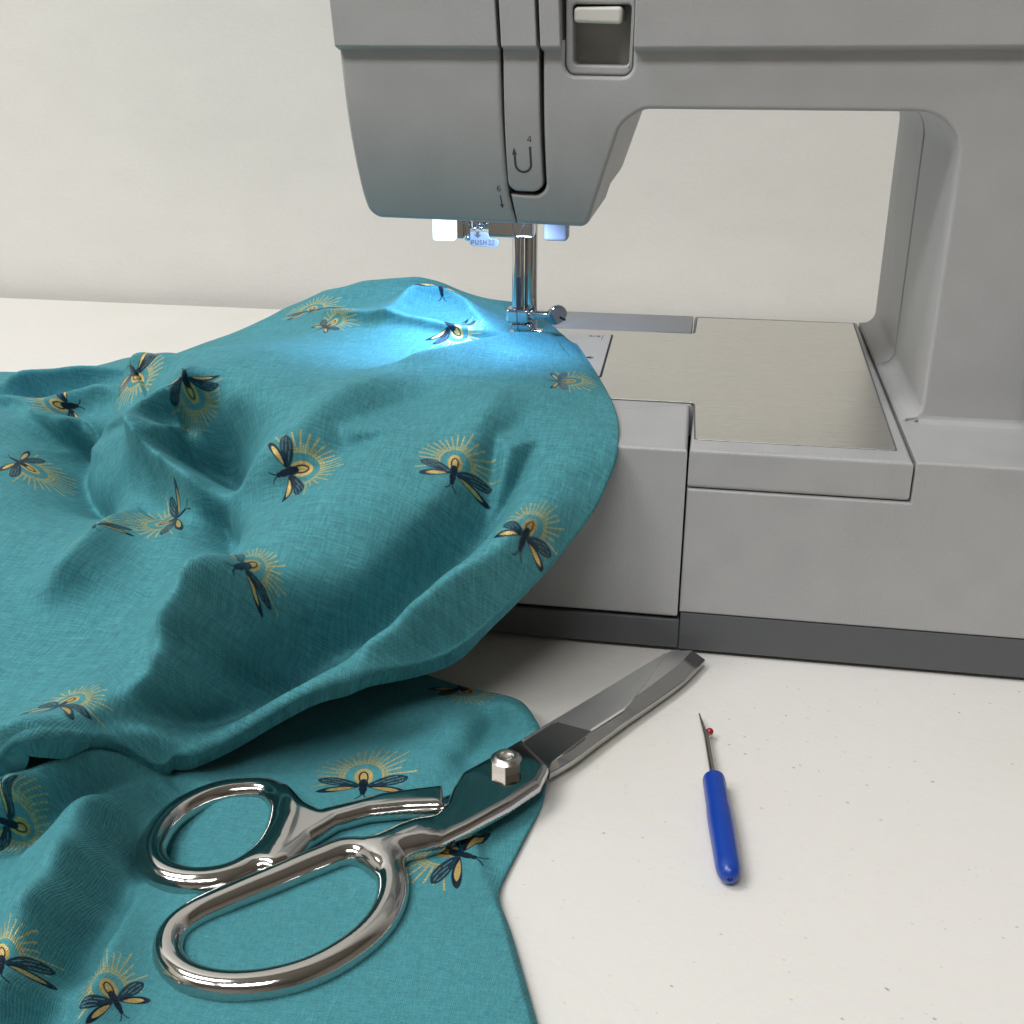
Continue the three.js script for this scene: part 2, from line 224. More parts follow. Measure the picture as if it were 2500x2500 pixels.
  mesh('needle_clamp', box(-6.4, 3.6, 87.4, 93.4, -3.4, 5.2, 1.2), M.chrome, machine);
  mesh('clamp_stem', mergeGeometries([rod([3, 90.3, 1], [12.2, 90.7, 1.5], 1.9), rod([4.5, 90.3, 1.1], [6.2, 90.4, 1.2], 2.3), rod([10.6, 90.6, 1.4], [12, 90.7, 1.5], 1.2)]), M.chrome, machine);
  { const g = new THREE.LatheGeometry([[0, -1.1], [3.6, -1.1], [4.7, -0.4], [4.7, 0.6], [4.2, 1.15], [3.9, 1.2], [0, 1.2]].map((p) => new THREE.Vector2(mm(p[0]), mm(p[1]))), 48); const turn = new THREE.Quaternion().setFromUnitVectors(new THREE.Vector3(0, 1, 0), new THREE.Vector3(0.5, -0.3, 0.8).normalize()); g.applyQuaternion(turn); g.translate(mm(15.6), mm(91.4), mm(2.4)); const s = mesh('clamp_screw', g, M.chrome, machine); const k = box(1.2, 4.75, 0.5, 1.3, -0.45, 0.45, 0.1); k.applyQuaternion(turn); k.translate(mm(15.6), mm(91.4), mm(2.4)); mesh('screw_slot', k, M.black, s); }
  mesh('needle', rod([-1.2, 77, 2.0], [-1.2, 93, 2.0], 0.42), M.chrome, machine);
  mesh('presser_foot', mergeGeometries([box(-4.6, 4.6, 84.2, 86.9, -5, 4.2, 0.8), box(-3.4, 3.2, 81.2, 84.4, -5, 1.4, 0.6), box(-6.2, -2.6, 79.5, 82.6, -8, 8, 0.9), box(-0.2, 4.4, 79.5, 82.2, -8, 8, 0.9), box(4.2, 9.0, 80.5, 83.4, -4, 0, 0.5), box(2.6, 4.8, 82.4, 84.2, -2, 3.4, 0.6)]), M.chrome, machine);
}
const led = new THREE.SpotLight(new THREE.Color(0.42, 0.6, 1), LED_POWER, 0, 1.25, 0.45, 2);
led.position.set(mm(2), mm(140.8), mm(36)); led.target.position.set(mm(-16), mm(78), mm(6)); led.castShadow = true; led.shadow.radius = 0.35; scene.add(led, led.target);
const led2 = new THREE.SpotLight(new THREE.Color(0.42, 0.6, 1), LED_POWER * 0.9, 0, 1.35, 0.5, 2);
led2.position.set(mm(-30.6), mm(123.4), mm(11.5)); led2.target.position.set(mm(-50), mm(78), mm(8)); led2.castShadow = true; led2.shadow.radius = 0.4; scene.add(led2, led2.target);

// ---------- the teal cloth ----------
// ---------- cloth: a drape over the bed and a layer on the table, as height over the plan (millimetres) ----------
const hash = (n) => { const s = Math.sin(n * 127.1 + 311.7) * 43758.5453; return s - Math.floor(s); };
const noise2 = (x, y) => { const i = Math.floor(x), j = Math.floor(y), u = x - i, v = y - j, s = u * u * (3 - 2 * u), t = v * v * (3 - 2 * v), h = (a, b) => hash(a * 1.7 + b * 57.31); return (h(i, j) * (1 - s) + h(i + 1, j) * s) * (1 - t) + (h(i, j + 1) * (1 - s) + h(i + 1, j + 1) * s) * t - 0.5; };
function surfaceThrough(list, soft, smooth) {                       // smooth surface through [x, z, height] points
  const n = list.length, A = [], b = [];
  const phi = (d2) => Math.sqrt(d2 + soft * soft);
  for (let i = 0; i < n; i++) { const r = new Float64Array(n + 1); for (let j = 0; j < n; j++) r[j] = phi((list[i][0] - list[j][0]) ** 2 + (list[i][1] - list[j][1]) ** 2); r[i] -= smooth; r[n] = list[i][2] - 30; A.push(r); }
  for (let c = 0; c < n; c++) {
    let p = c; for (let r = c + 1; r < n; r++) if (Math.abs(A[r][c]) > Math.abs(A[p][c])) p = r;
    [A[c], A[p]] = [A[p], A[c]];
    for (let r = c + 1; r < n; r++) { const f = A[r][c] / A[c][c]; if (f) for (let k = c; k <= n; k++) A[r][k] -= f * A[c][k]; }
  }
  for (let r = n - 1; r >= 0; r--) { let s = A[r][n]; for (let k = r + 1; k < n; k++) s -= A[r][k] * b[k]; b[r] = s / A[r][r]; }
  return (x, z) => { let s = 30; for (let j = 0; j < n; j++) s += b[j] * phi((x - list[j][0]) ** 2 + (z - list[j][1]) ** 2); return s; };
}
const smax = (a, b, k) => { const h = Math.max(k - Math.abs(a - b), 0) / k; return Math.max(a, b) + h * h * k * 0.25; };
const curveAt = (pts, t, dim) => { const n = pts.length - 1, f = Math.min(Math.max(t, 0), 1) * n, i = Math.min(Math.floor(f), n - 1), u = f - i, g = (k) => pts[Math.min(Math.max(k, 0), n)][dim]; const a = g(i - 1), b = g(i), c = g(i + 1), d = g(i + 2); return b + 0.5 * u * (c - a + u * (2 * a - 5 * b + 4 * c - d + u * (3 * (b - c) + d - a))); };
const bedLeft = -46, bedRight = 76, bedBack = -62, bedFront = 128;
function bedFloor(x, z) {                                    // what the cloth may not sink into; beside the bed the limit drops away
  const d = Math.hypot(Math.max(bedLeft - x, 0), Math.max(bedBack - z, z - bedFront, 0)); return Math.max(0.7, 78.9 - 1.15 * d);
}
// creases: [amount, reach on the left, reach on the right, points [x, z]]; left and right as one walks along the points
function crease([amount, left, right, pts]) {
  const n = pts.length - 1, m = Math.max(left, right) * 3.2, xs = pts.map((p) => p[0]), zs = pts.map((p) => p[1]), bx = [Math.min(...xs) - m, Math.max(...xs) + m, Math.min(...zs) - m, Math.max(...zs) + m];
  const long = pts.reduce((s, p, i) => s + (i ? Math.hypot(p[0] - pts[i - 1][0], p[1] - pts[i - 1][1]) : 0), 0), taper = Math.min(0.36, 46 / long), fine = []; for (let k = 0; k <= n * 6; k++) fine.push([curveAt(pts, k / (n * 6), 0), curveAt(pts, k / (n * 6), 1)]);
  return (x, z) => {
    if (x < bx[0] || x > bx[1] || z < bx[2] || z > bx[3]) return 0;
    let best = 1e9, s = 1, at = 0;
    for (let i = 0; i + 1 < fine.length; i++) { const [a, b] = [fine[i], fine[i + 1]], vx = b[0] - a[0], vz = b[1] - a[1], t = Math.max(0, Math.min(1, ((x - a[0]) * vx + (z - a[1]) * vz) / (vx * vx + vz * vz))), dx = x - a[0] - vx * t, dz = z - a[1] - vz * t, d = Math.hypot(dx, dz); if (d < best) { best = d; s = dx * vz - dz * vx; at = (i + t) / (fine.length - 1); } }
    const w = s > 0 ? left : right, end = Math.min(1, Math.min(at, 1 - at) / taper), q = Math.sqrt((best / w) ** 2 + 0.06) - 0.2449;
    const far = Math.max(0, 1 - (best / (3.2 * w)) ** 2); return amount * far * far * Math.exp(-1.1 * q) * end * end * (3 - 2 * end);
  };
}
function makeSheet({ points, soft, from, to, nu, nv, wrinkle, skirt, step, lean = 0, tuck = 3.6, smooth = 2, folds = [], onBed = true }) {
  const f = surfaceThrough(points, soft, smooth), bends = folds.map(crease), rows = nv + 4 + skirt, P = [];
  const floor = (x, z, h) => smax(h, onBed ? bedFloor(x, z) : 0.7, 2);
  const plan = (u, v) => [curveAt(from, u, 0) * (1 - v) + curveAt(to, u, 0) * v, curveAt(from, u, 1) * (1 - v) + curveAt(to, u, 1) * v];
  for (let i = 0; i <= nu; i++) {
    const u = i / nu, col = [];
    for (let j = 0; j <= nv; j++) {
      const [x, z] = plan(u, j / nv);
      let h = f(x, z); for (const b of bends) h += b(x, z);
      h += wrinkle * (noise2(x / 26 + z / 60, z / 30) * 1.6 + noise2(x / 11 - z / 40 + 9, z / 15 + 4) * 0.55 + noise2(x / 5 + 3, z / 6) * 0.16);
      if (step) h += step(x, z + lean * h);
      h = floor(x, z + lean * h, h);
      col.push([x, h, z + lean * h]);
    }
    P.push(col);
  }
  for (let it = 0; it < 2; it++) {                           // cloth has no needle-sharp tips
    const h = P.map((c) => c.map((p) => [...p]));
    for (let i = 1; i < nu; i++) for (let j = 1; j < nv; j++) for (let d = 0; d < 3; d++) P[i][j][d] = 0.4 * h[i][j][d] + 0.15 * (h[i - 1][j][d] + h[i + 1][j][d] + h[i][j - 1][d] + h[i][j + 1][d]);
  }
  for (let it = 0; it < 60; it++) for (let d = 0; d < 3; d++) {          // even out the front edge along its length
    const e = P.map((c) => c.slice(nv - 24, nv + 1).map((p) => p[d]));
    for (let i = 1; i < nu; i++) for (let k = 0; k <= 24; k++) { const w = 0.5 * (k / 24) ** 2; P[i][nv - 24 + k][d] = e[i][k] * (1 - w) + (e[i - 1][k] + e[i + 1][k]) * 0.5 * w; }
  }
  let N = P.map((c, i) => { const p = P[Math.max(i - 4, 0)][nv], q = P[Math.min(i + 4, nu)][nv], t = [q[0] - p[0], q[2] - p[2]], l = Math.hypot(...t) || 1; return [t[1] / l, -t[0] / l]; });
  if (P.reduce((s, c, i) => s + (c[nv][0] - c[nv - 12][0]) * N[i][0] + (c[nv][2] - c[nv - 12][2]) * N[i][1], 0) < 0) N = N.map((v) => [-v[0], -v[1]]);
  let Rr = P.map((c, i) => { const a = c[nv], low = !onBed ? 0.7 : bedFloor(a[0] - N[i][0] * 3, a[2] - N[i][1] * 3); return Math.max(0.3, Math.min(tuck, (a[1] - (low > 76 ? 78.6 : low > 10 ? Math.min(low, a[1]) * 0.6 : 0.6)) / 2.05)); });
  for (let it = 0; it < 40; it++) { N = N.map((v, i) => { const a = N[Math.max(i - 1, 0)], b = N[Math.min(i + 1, nu)], q = [a[0] + 2 * v[0] + b[0], a[1] + 2 * v[1] + b[1]], l = Math.hypot(...q) || 1; return [q[0] / l, q[1] / l]; }); Rr = Rr.map((v, i) => 0.5 * v + 0.25 * (Rr[Math.max(i - 1, 0)] + Rr[Math.min(i + 1, nu)])); }
  for (let i = 0; i <= nu; i++) {                            // ... and roll it under
    const a = P[i][nv], n = N[i], r = Rr[i], q = P[i][nv - 3], run = Math.hypot(a[0] - q[0], a[2] - q[2]) || 1, g0 = Math.max(0, Math.min(1.4, Math.atan2(q[1] - a[1], run)));
    for (let k = 1; k <= skirt; k++) { const g = g0 + (k / skirt) * (3.0 - g0); P[i].push([a[0] + n[0] * r * (Math.sin(g) - Math.sin(g0)), a[1] - r * (Math.cos(g0) - Math.cos(g)), a[2] + n[1] * r * (Math.sin(g) - Math.sin(g0))]); }
    const e = P[i][nv + skirt]; for (let k = 1; k <= 3; k++) P[i].push([e[0] - n[0] * 1.2 * k, Math.max(0.5, e[1] - (onBed ? 2.2 : 0) * k), e[2] - n[1] * 1.2 * k]);
  }
  // lay the cloth flat: relax a coarse net of it in the plane until lengths match
  const st = 6, ci = [...Array(Math.floor(nu / st) + 1).keys()].map((k) => k * st), cj = [...Array(Math.ceil((rows - 1) / st) + 1).keys()].map((k) => Math.min(k * st, rows - 1));
  let S = ci.map((i) => cj.map((j) => [...P[i][j]]));        // without its small folds
  for (let it = 0; it < 10; it++) S = S.map((c, a) => c.map((p, b) => p.map((v, d) => { const g = (x, y) => S[Math.min(Math.max(x, 0), ci.length - 1)][Math.min(Math.max(y, 0), cj.length - 1)][d]; return 0.4 * v + 0.15 * (g(a - 1, b) + g(a + 1, b) + g(a, b - 1) + g(a, b + 1)); })));
  const Q = S.map((c) => c.map((p) => [p[0] * 1.15, (p[2] - lean * p[1]) * 1.5])), L = (a, b) => Math.hypot(a[0] - b[0], a[1] - b[1], a[2] - b[2]), links = [];
  ci.forEach((i, a) => cj.forEach((j, b) => { for (const [da, db, w] of [[1, 0, 1], [0, 1, 1], [1, 1, 0.6], [1, -1, 0.6], [3, 0, 0.5], [0, 3, 0.5], [3, 3, 0.4], [3, -3, 0.4], [8, 0, 0.3], [0, 8, 0.3]]) { const c = a + da, d = b + db; if (c < ci.length && d < cj.length && d >= 0) links.push([Q[a][b], Q[c][d], L(S[a][b], S[c][d]), w * 0.4]); } }));
  for (let k = 0; k < 300; k++) for (const [a, b, r, w] of links) { const x = b[0] - a[0], y = b[1] - a[1], d = Math.hypot(x, y) || 1e-6, m = w * (d - r) / d * 0.5; a[0] += x * m; a[1] += y * m; b[0] -= x * m; b[1] -= y * m; }
  let lo = [1e9, 1e9], hi = [-1e9, -1e9];
  Q.flat().forEach((q) => { for (const k of [0, 1]) { lo[k] = Math.min(lo[k], q[k]); hi[k] = Math.max(hi[k], q[k]); } });
  const side = Math.max(hi[0] - lo[0], hi[1] - lo[1]) * 1.005, pos = [], uv = [], idx = [];
  const flat = (i, j) => { const a = Math.min(i / st, ci.length - 1.001), b = Math.min(j / st, cj.length - 1.001), x = Math.floor(a), y = Math.floor(b), s = a - x, t = b - y; return [0, 1].map((k) => (((Q[x][y][k] * (1 - s) + Q[x + 1][y][k] * s) * (1 - t) + (Q[x][y + 1][k] * (1 - s) + Q[x + 1][y + 1][k] * s) * t) - lo[k]) / side); };
  const UV = P.map((c, i) => c.map((p, j) => flat(i, j)));
  P.forEach((c, i) => c.forEach((p, j) => { pos.push(p[0] / 1000, p[1] / 1000, p[2] / 1000); uv.push(UV[i][j][0], 1 - UV[i][j][1]); }));
  for (let i = 0; i < nu; i++) for (let j = 0; j < rows - 1; j++) { const a = i * rows + j, b = a + rows; idx.push(a, a + 1, b, b, a + 1, b + 1); }
  const g = new THREE.BufferGeometry();
  g.setAttribute('position', new THREE.Float32BufferAttribute(pos, 3)); g.setAttribute('uv', new THREE.Float32BufferAttribute(uv, 2)); g.setIndex(idx); g.computeVertexNormals();
  // canvas transform that prints a motif true to size on the cloth at a, with its top towards b
  const stamp = (a, b, n, scale) => {
    let best = 1e9, bi = 0, bj = 0; P.forEach((c, i) => { for (let j = 0; j <= nv; j++) { const d = (c[j][0] - a[0]) ** 2 + (c[j][1] - a[1]) ** 2 + (c[j][2] - a[2]) ** 2; if (d < best) { best = d; bi = i; bj = j; } } });
    const w = 7, i0 = Math.max(bi - w, 0), i1 = Math.min(bi + w, nu), j0 = Math.max(bj - w, 0), j1 = Math.min(bj + w, nv), dot = (p, q) => p.reduce((s, v, k) => s + v * q[k], 0), sub = (p, q) => p.map((v, k) => v - q[k]), mul = (p, s) => p.map((v) => v * s), unit = (p) => mul(p, 1 / Math.hypot(...p)), cross = (p, q) => [p[1] * q[2] - p[2] * q[1], p[2] * q[0] - p[0] * q[2], p[0] * q[1] - p[1] * q[0]];
    const Pi = sub(P[i1][bj], P[i0][bj]), Pj = sub(P[bi][j1], P[bi][j0]), Ui = sub(UV[i1][bj], UV[i0][bj]), Uj = sub(UV[bi][j1], UV[bi][j0]);
    let N = unit(cross(Pi, Pj)); if (N[1] < 0) N = mul(N, -1);
    const d = sub(b, a), up = unit(sub(d, mul(N, dot(d, N)))), right = cross(up, N), E = dot(Pi, Pi), F = dot(Pi, Pj), G = dot(Pj, Pj), det = E * G - F * F;
    const flatten = (v) => { const p = dot(v, Pi), q = dot(v, Pj), s = (G * p - F * q) / det, t = (E * q - F * p) / det; return [0, 1].map((k) => (Ui[k] * s + Uj[k] * t) * n * scale); };
    const R = flatten(right), T = flatten(up), o = UV[bi][bj]; return [R[0], R[1], -T[0], -T[1], o[0] * n, o[1] * n];
  };
  return { g, side, stamp, P, nv, Q };
}

const upper = makeSheet({ points: [[-1.9,-110.7,80.5],[-16.9,-143.4,81],[-30.7,-139.8,82],[-39.0,-146.9,84],[-53.7,-155.6,89],[-64.7,-154.9,92],[-79.0,-149.9,90],[-93.8,-153.9,88],[-121.0,-161.2,78],[-134.9,-138.8,73],[-153.2,-141.7,61],[-169.9,-136.4,53],[-188.8,-136.6,46],[-236.7,-161.6,26],[-268.1,-167.1,18],[-319.2,-152.4,4],[-353.0,-145.1,6],[-395.9,-128.1,6],[-363.8,32.8,3],[-277.5,135.7,3],[-218.4,206.1,3],[-175.4,257.3,3],[-446.3,-73.8,3],[-79.6,-133.8,83],[-102.8,-127.8,74],[-43.4,-139.4,82.5],[-28.5,-116.8,80.5],[-62.5,-144.0,86],[-60.4,-89.1,84],[-56.5,-107.3,88],[-50.6,-115.0,88],[-40.2,-114.8,87],[-30.6,-106.9,84],[-21.6,-89.6,81.5],[-10.4,-72.5,79.5],[-48.3,-94.4,83],[-34.6,-87.7,82],[-72.5,-87.4,80],[-105.6,-110.5,77],[-87.6,-96.2,81],[-63.3,-86.1,83.5],[-40.8,-76.6,83],[-23.9,-72.2,81],[-9.0,-69.0,79.5],[-85.9,-63.7,78],[-65.5,-62.8,79.5],[-40.3,-58.1,79.5],[-23.6,-57.0,79.3],[-49.3,-22.6,79.5],[-68.0,-38.8,79],[-45.1,-40.3,79.3],[-111.5,-87.0,72],[-126.5,-92.0,66],[23.5,-76.9,80],[12.9,-76.5,79.5],[4.5,-69.1,79],[-5.0,-56.8,79],[-13.7,-42.7,79.5],[-22.1,-30.0,80],[-30.9,-20.5,80],[-37.8,-13.2,80],[-44.6,-7.0,80.5],[-55.6,-8.5,81.5],[-65.9,-8.2,83],[-79.6,-12.2,85],[-90.8,-14.8,86],[-108.5,-21.9,85],[-122.6,-26.7,83],[-140.5,-27.9,79],[-142.8,-23.4,78],[-158.0,-22.6,71],[-165.3,-11.6,59],[-167.0,7.6,51],[-170.6,23.0,45],[-174.9,28.5,41],[-270.1,-46.9,34],[-264.7,-69.5,34],[-242.9,-82.1,34],[-215.7,-87.9,36],[-302.6,-127.2,12],[-296.3,-146.7,12],[-279.4,-151.3,15],[-302.5,-29.7,34],[-270.2,-48.7,28],[-261.0,-56.3,22],[-242.5,-57.0,24],[-240.4,-67.7,26],[-229.6,-27.0,34],[-210.0,-34.1,40],[-181.3,-27.3,50],[-209.7,-9.4,27],[-193.2,-15.1,38],[-218.8,-15.1,32],[-227.9,0.9,50],[-209.5,4.1,48],[-189.8,20.4,43],[-174.9,28.5,41],[-263.3,3.7,52],[-207.2,36.5,48],[-190.3,45.8,44],[-189.8,55.2,44],[-183.1,82.8,42],[-184.0,42.0,42.5],[-220.3,75.5,44],[-190.9,18.5,43],[-175.1,55.4,37],[-162.7,69.7,34],[-151.2,74.6,33],[-132.5,90.2,32],[-133.1,-13.1,80],[-112.4,17.4,82],[-110.3,29.3,76],[-117.1,38.9,72],[-124.8,45.9,67],[-124.7,54.0,63],[-114.3,65.5,61],[-99.4,78.6,59],[-89.0,90.2,57],[-87.4,94.7,54],[-131.2,15.9,74],[-144.4,26.6,62],[-150.4,38.1,54],[-157.2,43.6,46],[-158.1,58.0,40],[-137.5,59.4,50],[-126.8,65.8,48],[-119.3,78.6,43],[-137.5,74.2,38],[-104.7,89.4,45],[-117.6,34.3,55],[-105.1,48.9,54],[-94.0,56.5,56],[-122.6,34.6,58],[-108.2,27.0,62],[-106.4,28.0,69],[-102.3,39.4,59],[-93.4,28.0,82],[-76.3,35.8,81],[-57.3,32.5,81],[-37.3,31.3,82],[-18.0,29.0,82.5],[-1.4,14.2,83],[15.8,-2.5,83],[25.5,-20.1,82.5],[-81.2,64.4,68],[-66.5,71.1,73],[-54.2,83.6,71],[-35.1,74.7,78],[-17.0,73.5,79],[3.2,81.5,77],[17.5,67.5,79],[31.8,41.5,81],[37.4,10.7,81.5],[-61.7,103.8,60],[-37.3,106.8,68],[-18.6,108.0,71],[-2.3,105.1,71],[13.3,96.6,73],[30.5,114.8,67],[38.1,96.6,70],[43.9,70.9,75],[31.3,81.2,74],[-16.7,130.0,57],[-33.6,126.2,61],[25.9,-59.5,83],[33.0,-46.5,82],[39.6,-25.1,81.5],[46.9,7.4,80.8],[53.6,50.5,79],[54.1,61.6,76.5],[50.3,79.3,66],[44.3,100.9,58.5],[38.8,117.2,51],[28.5,135.1,43],[17.6,154.2,33],[8.8,162.5,27],[-1.1,169.3,22],[10.6,107.8,68.5],[-0.3,128.6,56.5],[-9.5,144.3,45.5],[-15.8,153.4,39],[-28.2,163.1,34],[-40.3,171.1,31],[-34.3,163.7,35],[-52.8,188.1,23],[-59.5,208.6,16],[21.4,127.9,57.5],[14.5,138.2,54],[6.9,142.8,52],[-1.8,150.4,47.5],[-11.3,166.2,41],[-21.6,182.2,33],[-32.4,195.8,28.5],[-47.8,208.7,22],[-55.4,219.8,17.5],[-60.5,227.8,13],[-4.4,165.8,24],[-16.9,176.4,20],[-32.0,193.5,17],[-43.7,208.9,14],[-54.6,219.0,11],[-62.6,228.1,9],[-56.4,147.7,53],[-56.6,157.4,52],[-57.7,178.2,48],[-58.7,193.3,45],[-61.7,205.8,41],[-67.3,221.7,36],[-75.9,233.4,31],[-87.9,238.4,28],[-95.4,241.2,28],[-114.1,247.8,28],[-88.4,95.4,49],[-78.0,111.4,47],[-74.8,127.0,46],[-80.2,134.9,45],[-75.0,108.1,49],[-61.7,116.1,56],[-126.7,96.7,36],[-118.6,130.2,38],[-117.7,143.3,38],[-117.9,159.1,36],[-106.8,127.2,38],[-91.6,151.8,37],[-85.2,175.7,37],[-98.1,112.3,45],[-103.1,97.2,44],[-157.4,108.7,38],[-158.7,129.5,36],[-136.1,136.3,34],[-138.5,164.5,34],[-119.9,178.2,33],[-104.2,176.3,34],[-88.1,217.7,33],[-114.2,207.4,31],[-91.8,228.2,31],[-78.3,205.2,37],[-163.9,168.9,34],[-136.9,211.4,31],[-61.3,189.1,35],[-66.3,209.3,27],[-64.9,196.7,28],[-72.3,223.6,24],[-69.6,217.9,17],[-75.6,229.8,26],[-54.3,167.1,41],[-46.3,158.1,44],[-47.2,176.3,34],[-36.6,150.9,49],[-30.9,143.2,53],[-25.9,134.4,56],[-13.7,146.9,47],[-78.2,232.8,28],[-88.6,238.5,27],[-95.9,241.7,27],[-114.0,249.2,27],[-67.0,224.8,13],[1.9,-122.3,77],[-14.7,-152.2,77],[-30.7,-155.2,78],[-48.0,-177.1,65],[-66.9,-183.5,70],[-92.5,-179.5,67],[-127.6,-189.8,56],[-143.7,-167.3,51],[-180.0,-166.2,31],[-202.9,-157.7,22],[-245.5,-181.4,4],[-276.4,-181.4,1.5],[-307.5,-168.2,1.5],[-342.8,-159.5,1.5],[-407.2,-141.1,1.5],[-469.7,-85.8,1.5]], soft: 5, from: [[1.7,-122.1],[-14.9,-151.4],[-30.7,-153.8],[-48.0,-174.8],[-66.7,-180.9],[-92.1,-176.9],[-127.0,-187.2],[-142.9,-164.8],[-179.2,-163.8],[-202.1,-155.7],[-244.7,-179.6],[-275.6,-180.0],[-306.7,-167.0],[-342.2,-158.7],[-406.6,-140.3],[-469.1,-85.4]], to: [[25.0,-63.8],[46.9,7.4],[53.6,50.5],[50.3,79.3],[38.8,117.2],[17.6,154.2],[-1.1,169.3],[-32.0,193.5],[-54.6,219.0],[-62.2,228.3],[-69.6,223.6],[-74.4,227.6],[-84.0,235.8],[-95.9,241.7],[-117.2,248.4],[-171.4,264.0]], nu: 420, nv: 300, wrinkle: 0.6, skirt: 9, lean: 0.95, tuck: 2.2, smooth: 2.5, folds: [[12.6,7,7,[[-134.2,-14.8],[-120.4,5.0],[-113.2,16.0],[-113.9,22.8],[-126.7,26.1],[-133.7,35.6],[-125.8,53.0],[-116.3,63.5],[-101.0,76.8],[-89.4,89.2],[-85.7,97.6],[-83.0,104.9]]],
  [-19.5,14,14,[[-121.7,52.9],[-114.1,53.5],[-106.6,52.2],[-81.7,76.1],[-70.6,83.4]]],
  [-13,7,7,[[-93.7,81.0],[-87.1,93.8],[-83.1,103.5],[-76.6,115.7],[-66.1,131.1]]],
  [22,11,12,[[-59.2,130.0],[-58.4,138.9],[-57.9,149.2],[-59.1,168.5],[-61.5,190.2],[-65.1,205.1],[-73.1,218.3],[-78.4,228.1],[-89.6,234.0],[-100.1,237.2],[-130.5,245.2]]],
  [-11,7,8,[[-52.8,200.6],[-57.2,205.8],[-66.0,211.7],[-71.2,219.4],[-73.6,224.7],[-75.2,229.1]]],
  [11,13,11,[[39.5,96.6],[28.8,117.8],[17.1,135.3],[6.7,147.8],[-2.6,155.3],[-13.4,169.4],[-22.3,186.1],[-34.0,198.1],[-48.9,211.7],[-59.9,226.1],[-62.7,234.3]]],
  [-21,9,17,[[17.8,10.6],[18.5,45.0],[17.8,70.9],[13.6,101.1],[6.1,121.1],[-4.8,140.0],[-11.9,150.0],[-17.2,157.9],[-24.3,164.3],[-31.8,173.4],[-39.6,183.3],[-46.0,191.7],[-50.5,201.4],[-57.5,206.9],[-66.0,212.4],[-71.3,222.1]]],
  [-13.8,8,8,[[-200.2,4.1],[-189.8,20.4],[-176.1,51.3],[-161.3,72.3],[-148.0,80.6],[-133.9,89.9]]],
  [13,8,14,[[-117.8,82.6],[-127.8,87.2],[-121.1,113.4],[-119.0,129.8],[-118.2,143.0],[-120.6,157.6],[-125.9,166.4]]],
  [8,18,5,[[27.0,-77.5],[12.3,-80.4],[4.2,-71.3],[-5.4,-59.0],[-14.6,-47.3],[-23.2,-34.7],[-32.0,-24.9],[-38.9,-17.3],[-51.6,-9.0],[-66.7,-10.6]]],
  [6.9,12,12,[[7.8,-1.3],[8.9,25.1],[6.2,73.6],[-0.4,103.0],[-11.9,125.4],[-24.5,144.6],[-30.9,152.7]]],
  [-8,14,14,[[-15.7,-3.4],[-24.2,20.2],[-32.8,47.6],[-43.2,73.8],[-56.5,96.6],[-62.8,109.1]]],
  [6.9,14,14,[[-38.4,-15.6],[-39.9,8.0],[-48.4,34.9],[-55.7,64.9],[-63.9,83.4],[-71.5,92.4]]],
  [10.3,8,7,[[-294.7,-31.1],[-277.1,-53.8],[-266.6,-71.4],[-243.8,-83.1],[-214.8,-86.8],[-207.5,-88.3]]],
  [10.3,9,8,[[-225.0,-8.1],[-215.7,-25.1],[-202.2,-36.9],[-180.6,-26.5]]],
  [-11.5,6,6,[[-289.0,-48.1],[-258.0,-35.8],[-254.0,-48.8],[-226.2,-38.9],[-207.0,-44.7],[-205.2,-63.1]]],
  [-23,12,12,[[-237.2,-11.8],[-199.6,15.3],[-190.8,16.2],[-181.6,21.3],[-176.1,13.3],[-176.7,-3.7],[-187.9,-30.6]]],
  [11.5,20,7,[[-254.8,5.2],[-240.2,-10.9],[-228.2,-14.8],[-189.8,20.4],[-172.4,31.1],[-150.4,50.8]]],
  [10.3,20,7,[[-130.9,-11.3],[-144.7,-17.7],[-156.7,-20.2],[-164.2,-10.2],[-166.0,8.7],[-172.4,24.9],[-169.4,38.8]]],
  [5.8,10,4,[[-124.8,-126.1],[-109.9,-116.8],[-88.1,-97.3],[-63.7,-87.2],[-41.1,-77.5],[-24.0,-72.5],[-7.2,-68.9],[1.8,-64.3]]],
  [9.2,10,5,[[-64.5,-73.4],[-60.9,-91.0],[-57.0,-108.6],[-50.8,-115.9],[-40.9,-117.1],[-30.9,-108.1],[-21.5,-89.6],[-8.6,-70.2],[-2.3,-61.2]]]] });
const foldLine = [[25.2,225.2],[27.5,240.1],[33.8,255.1],[37.4,263.0],[40.6,271.1]];
const leftOfFold = (x, z) => { let d = 1e9; for (let i = 0; i + 1 < foldLine.length; i++) { const [a, b] = [foldLine[i], foldLine[i + 1]], vx = b[0] - a[0], vz = b[1] - a[1], t = Math.max(0, Math.min(1, ((x - a[0]) * vx + (z - a[1]) * vz) / (vx * vx + vz * vz))), dx = x - a[0] - vx * t, dz = z - a[1] - vz * t, s = dx * vz - dz * vx > 0 ? 1 : -1, q = Math.hypot(dx, dz); if (q < Math.abs(d)) d = q * s; } return d; };
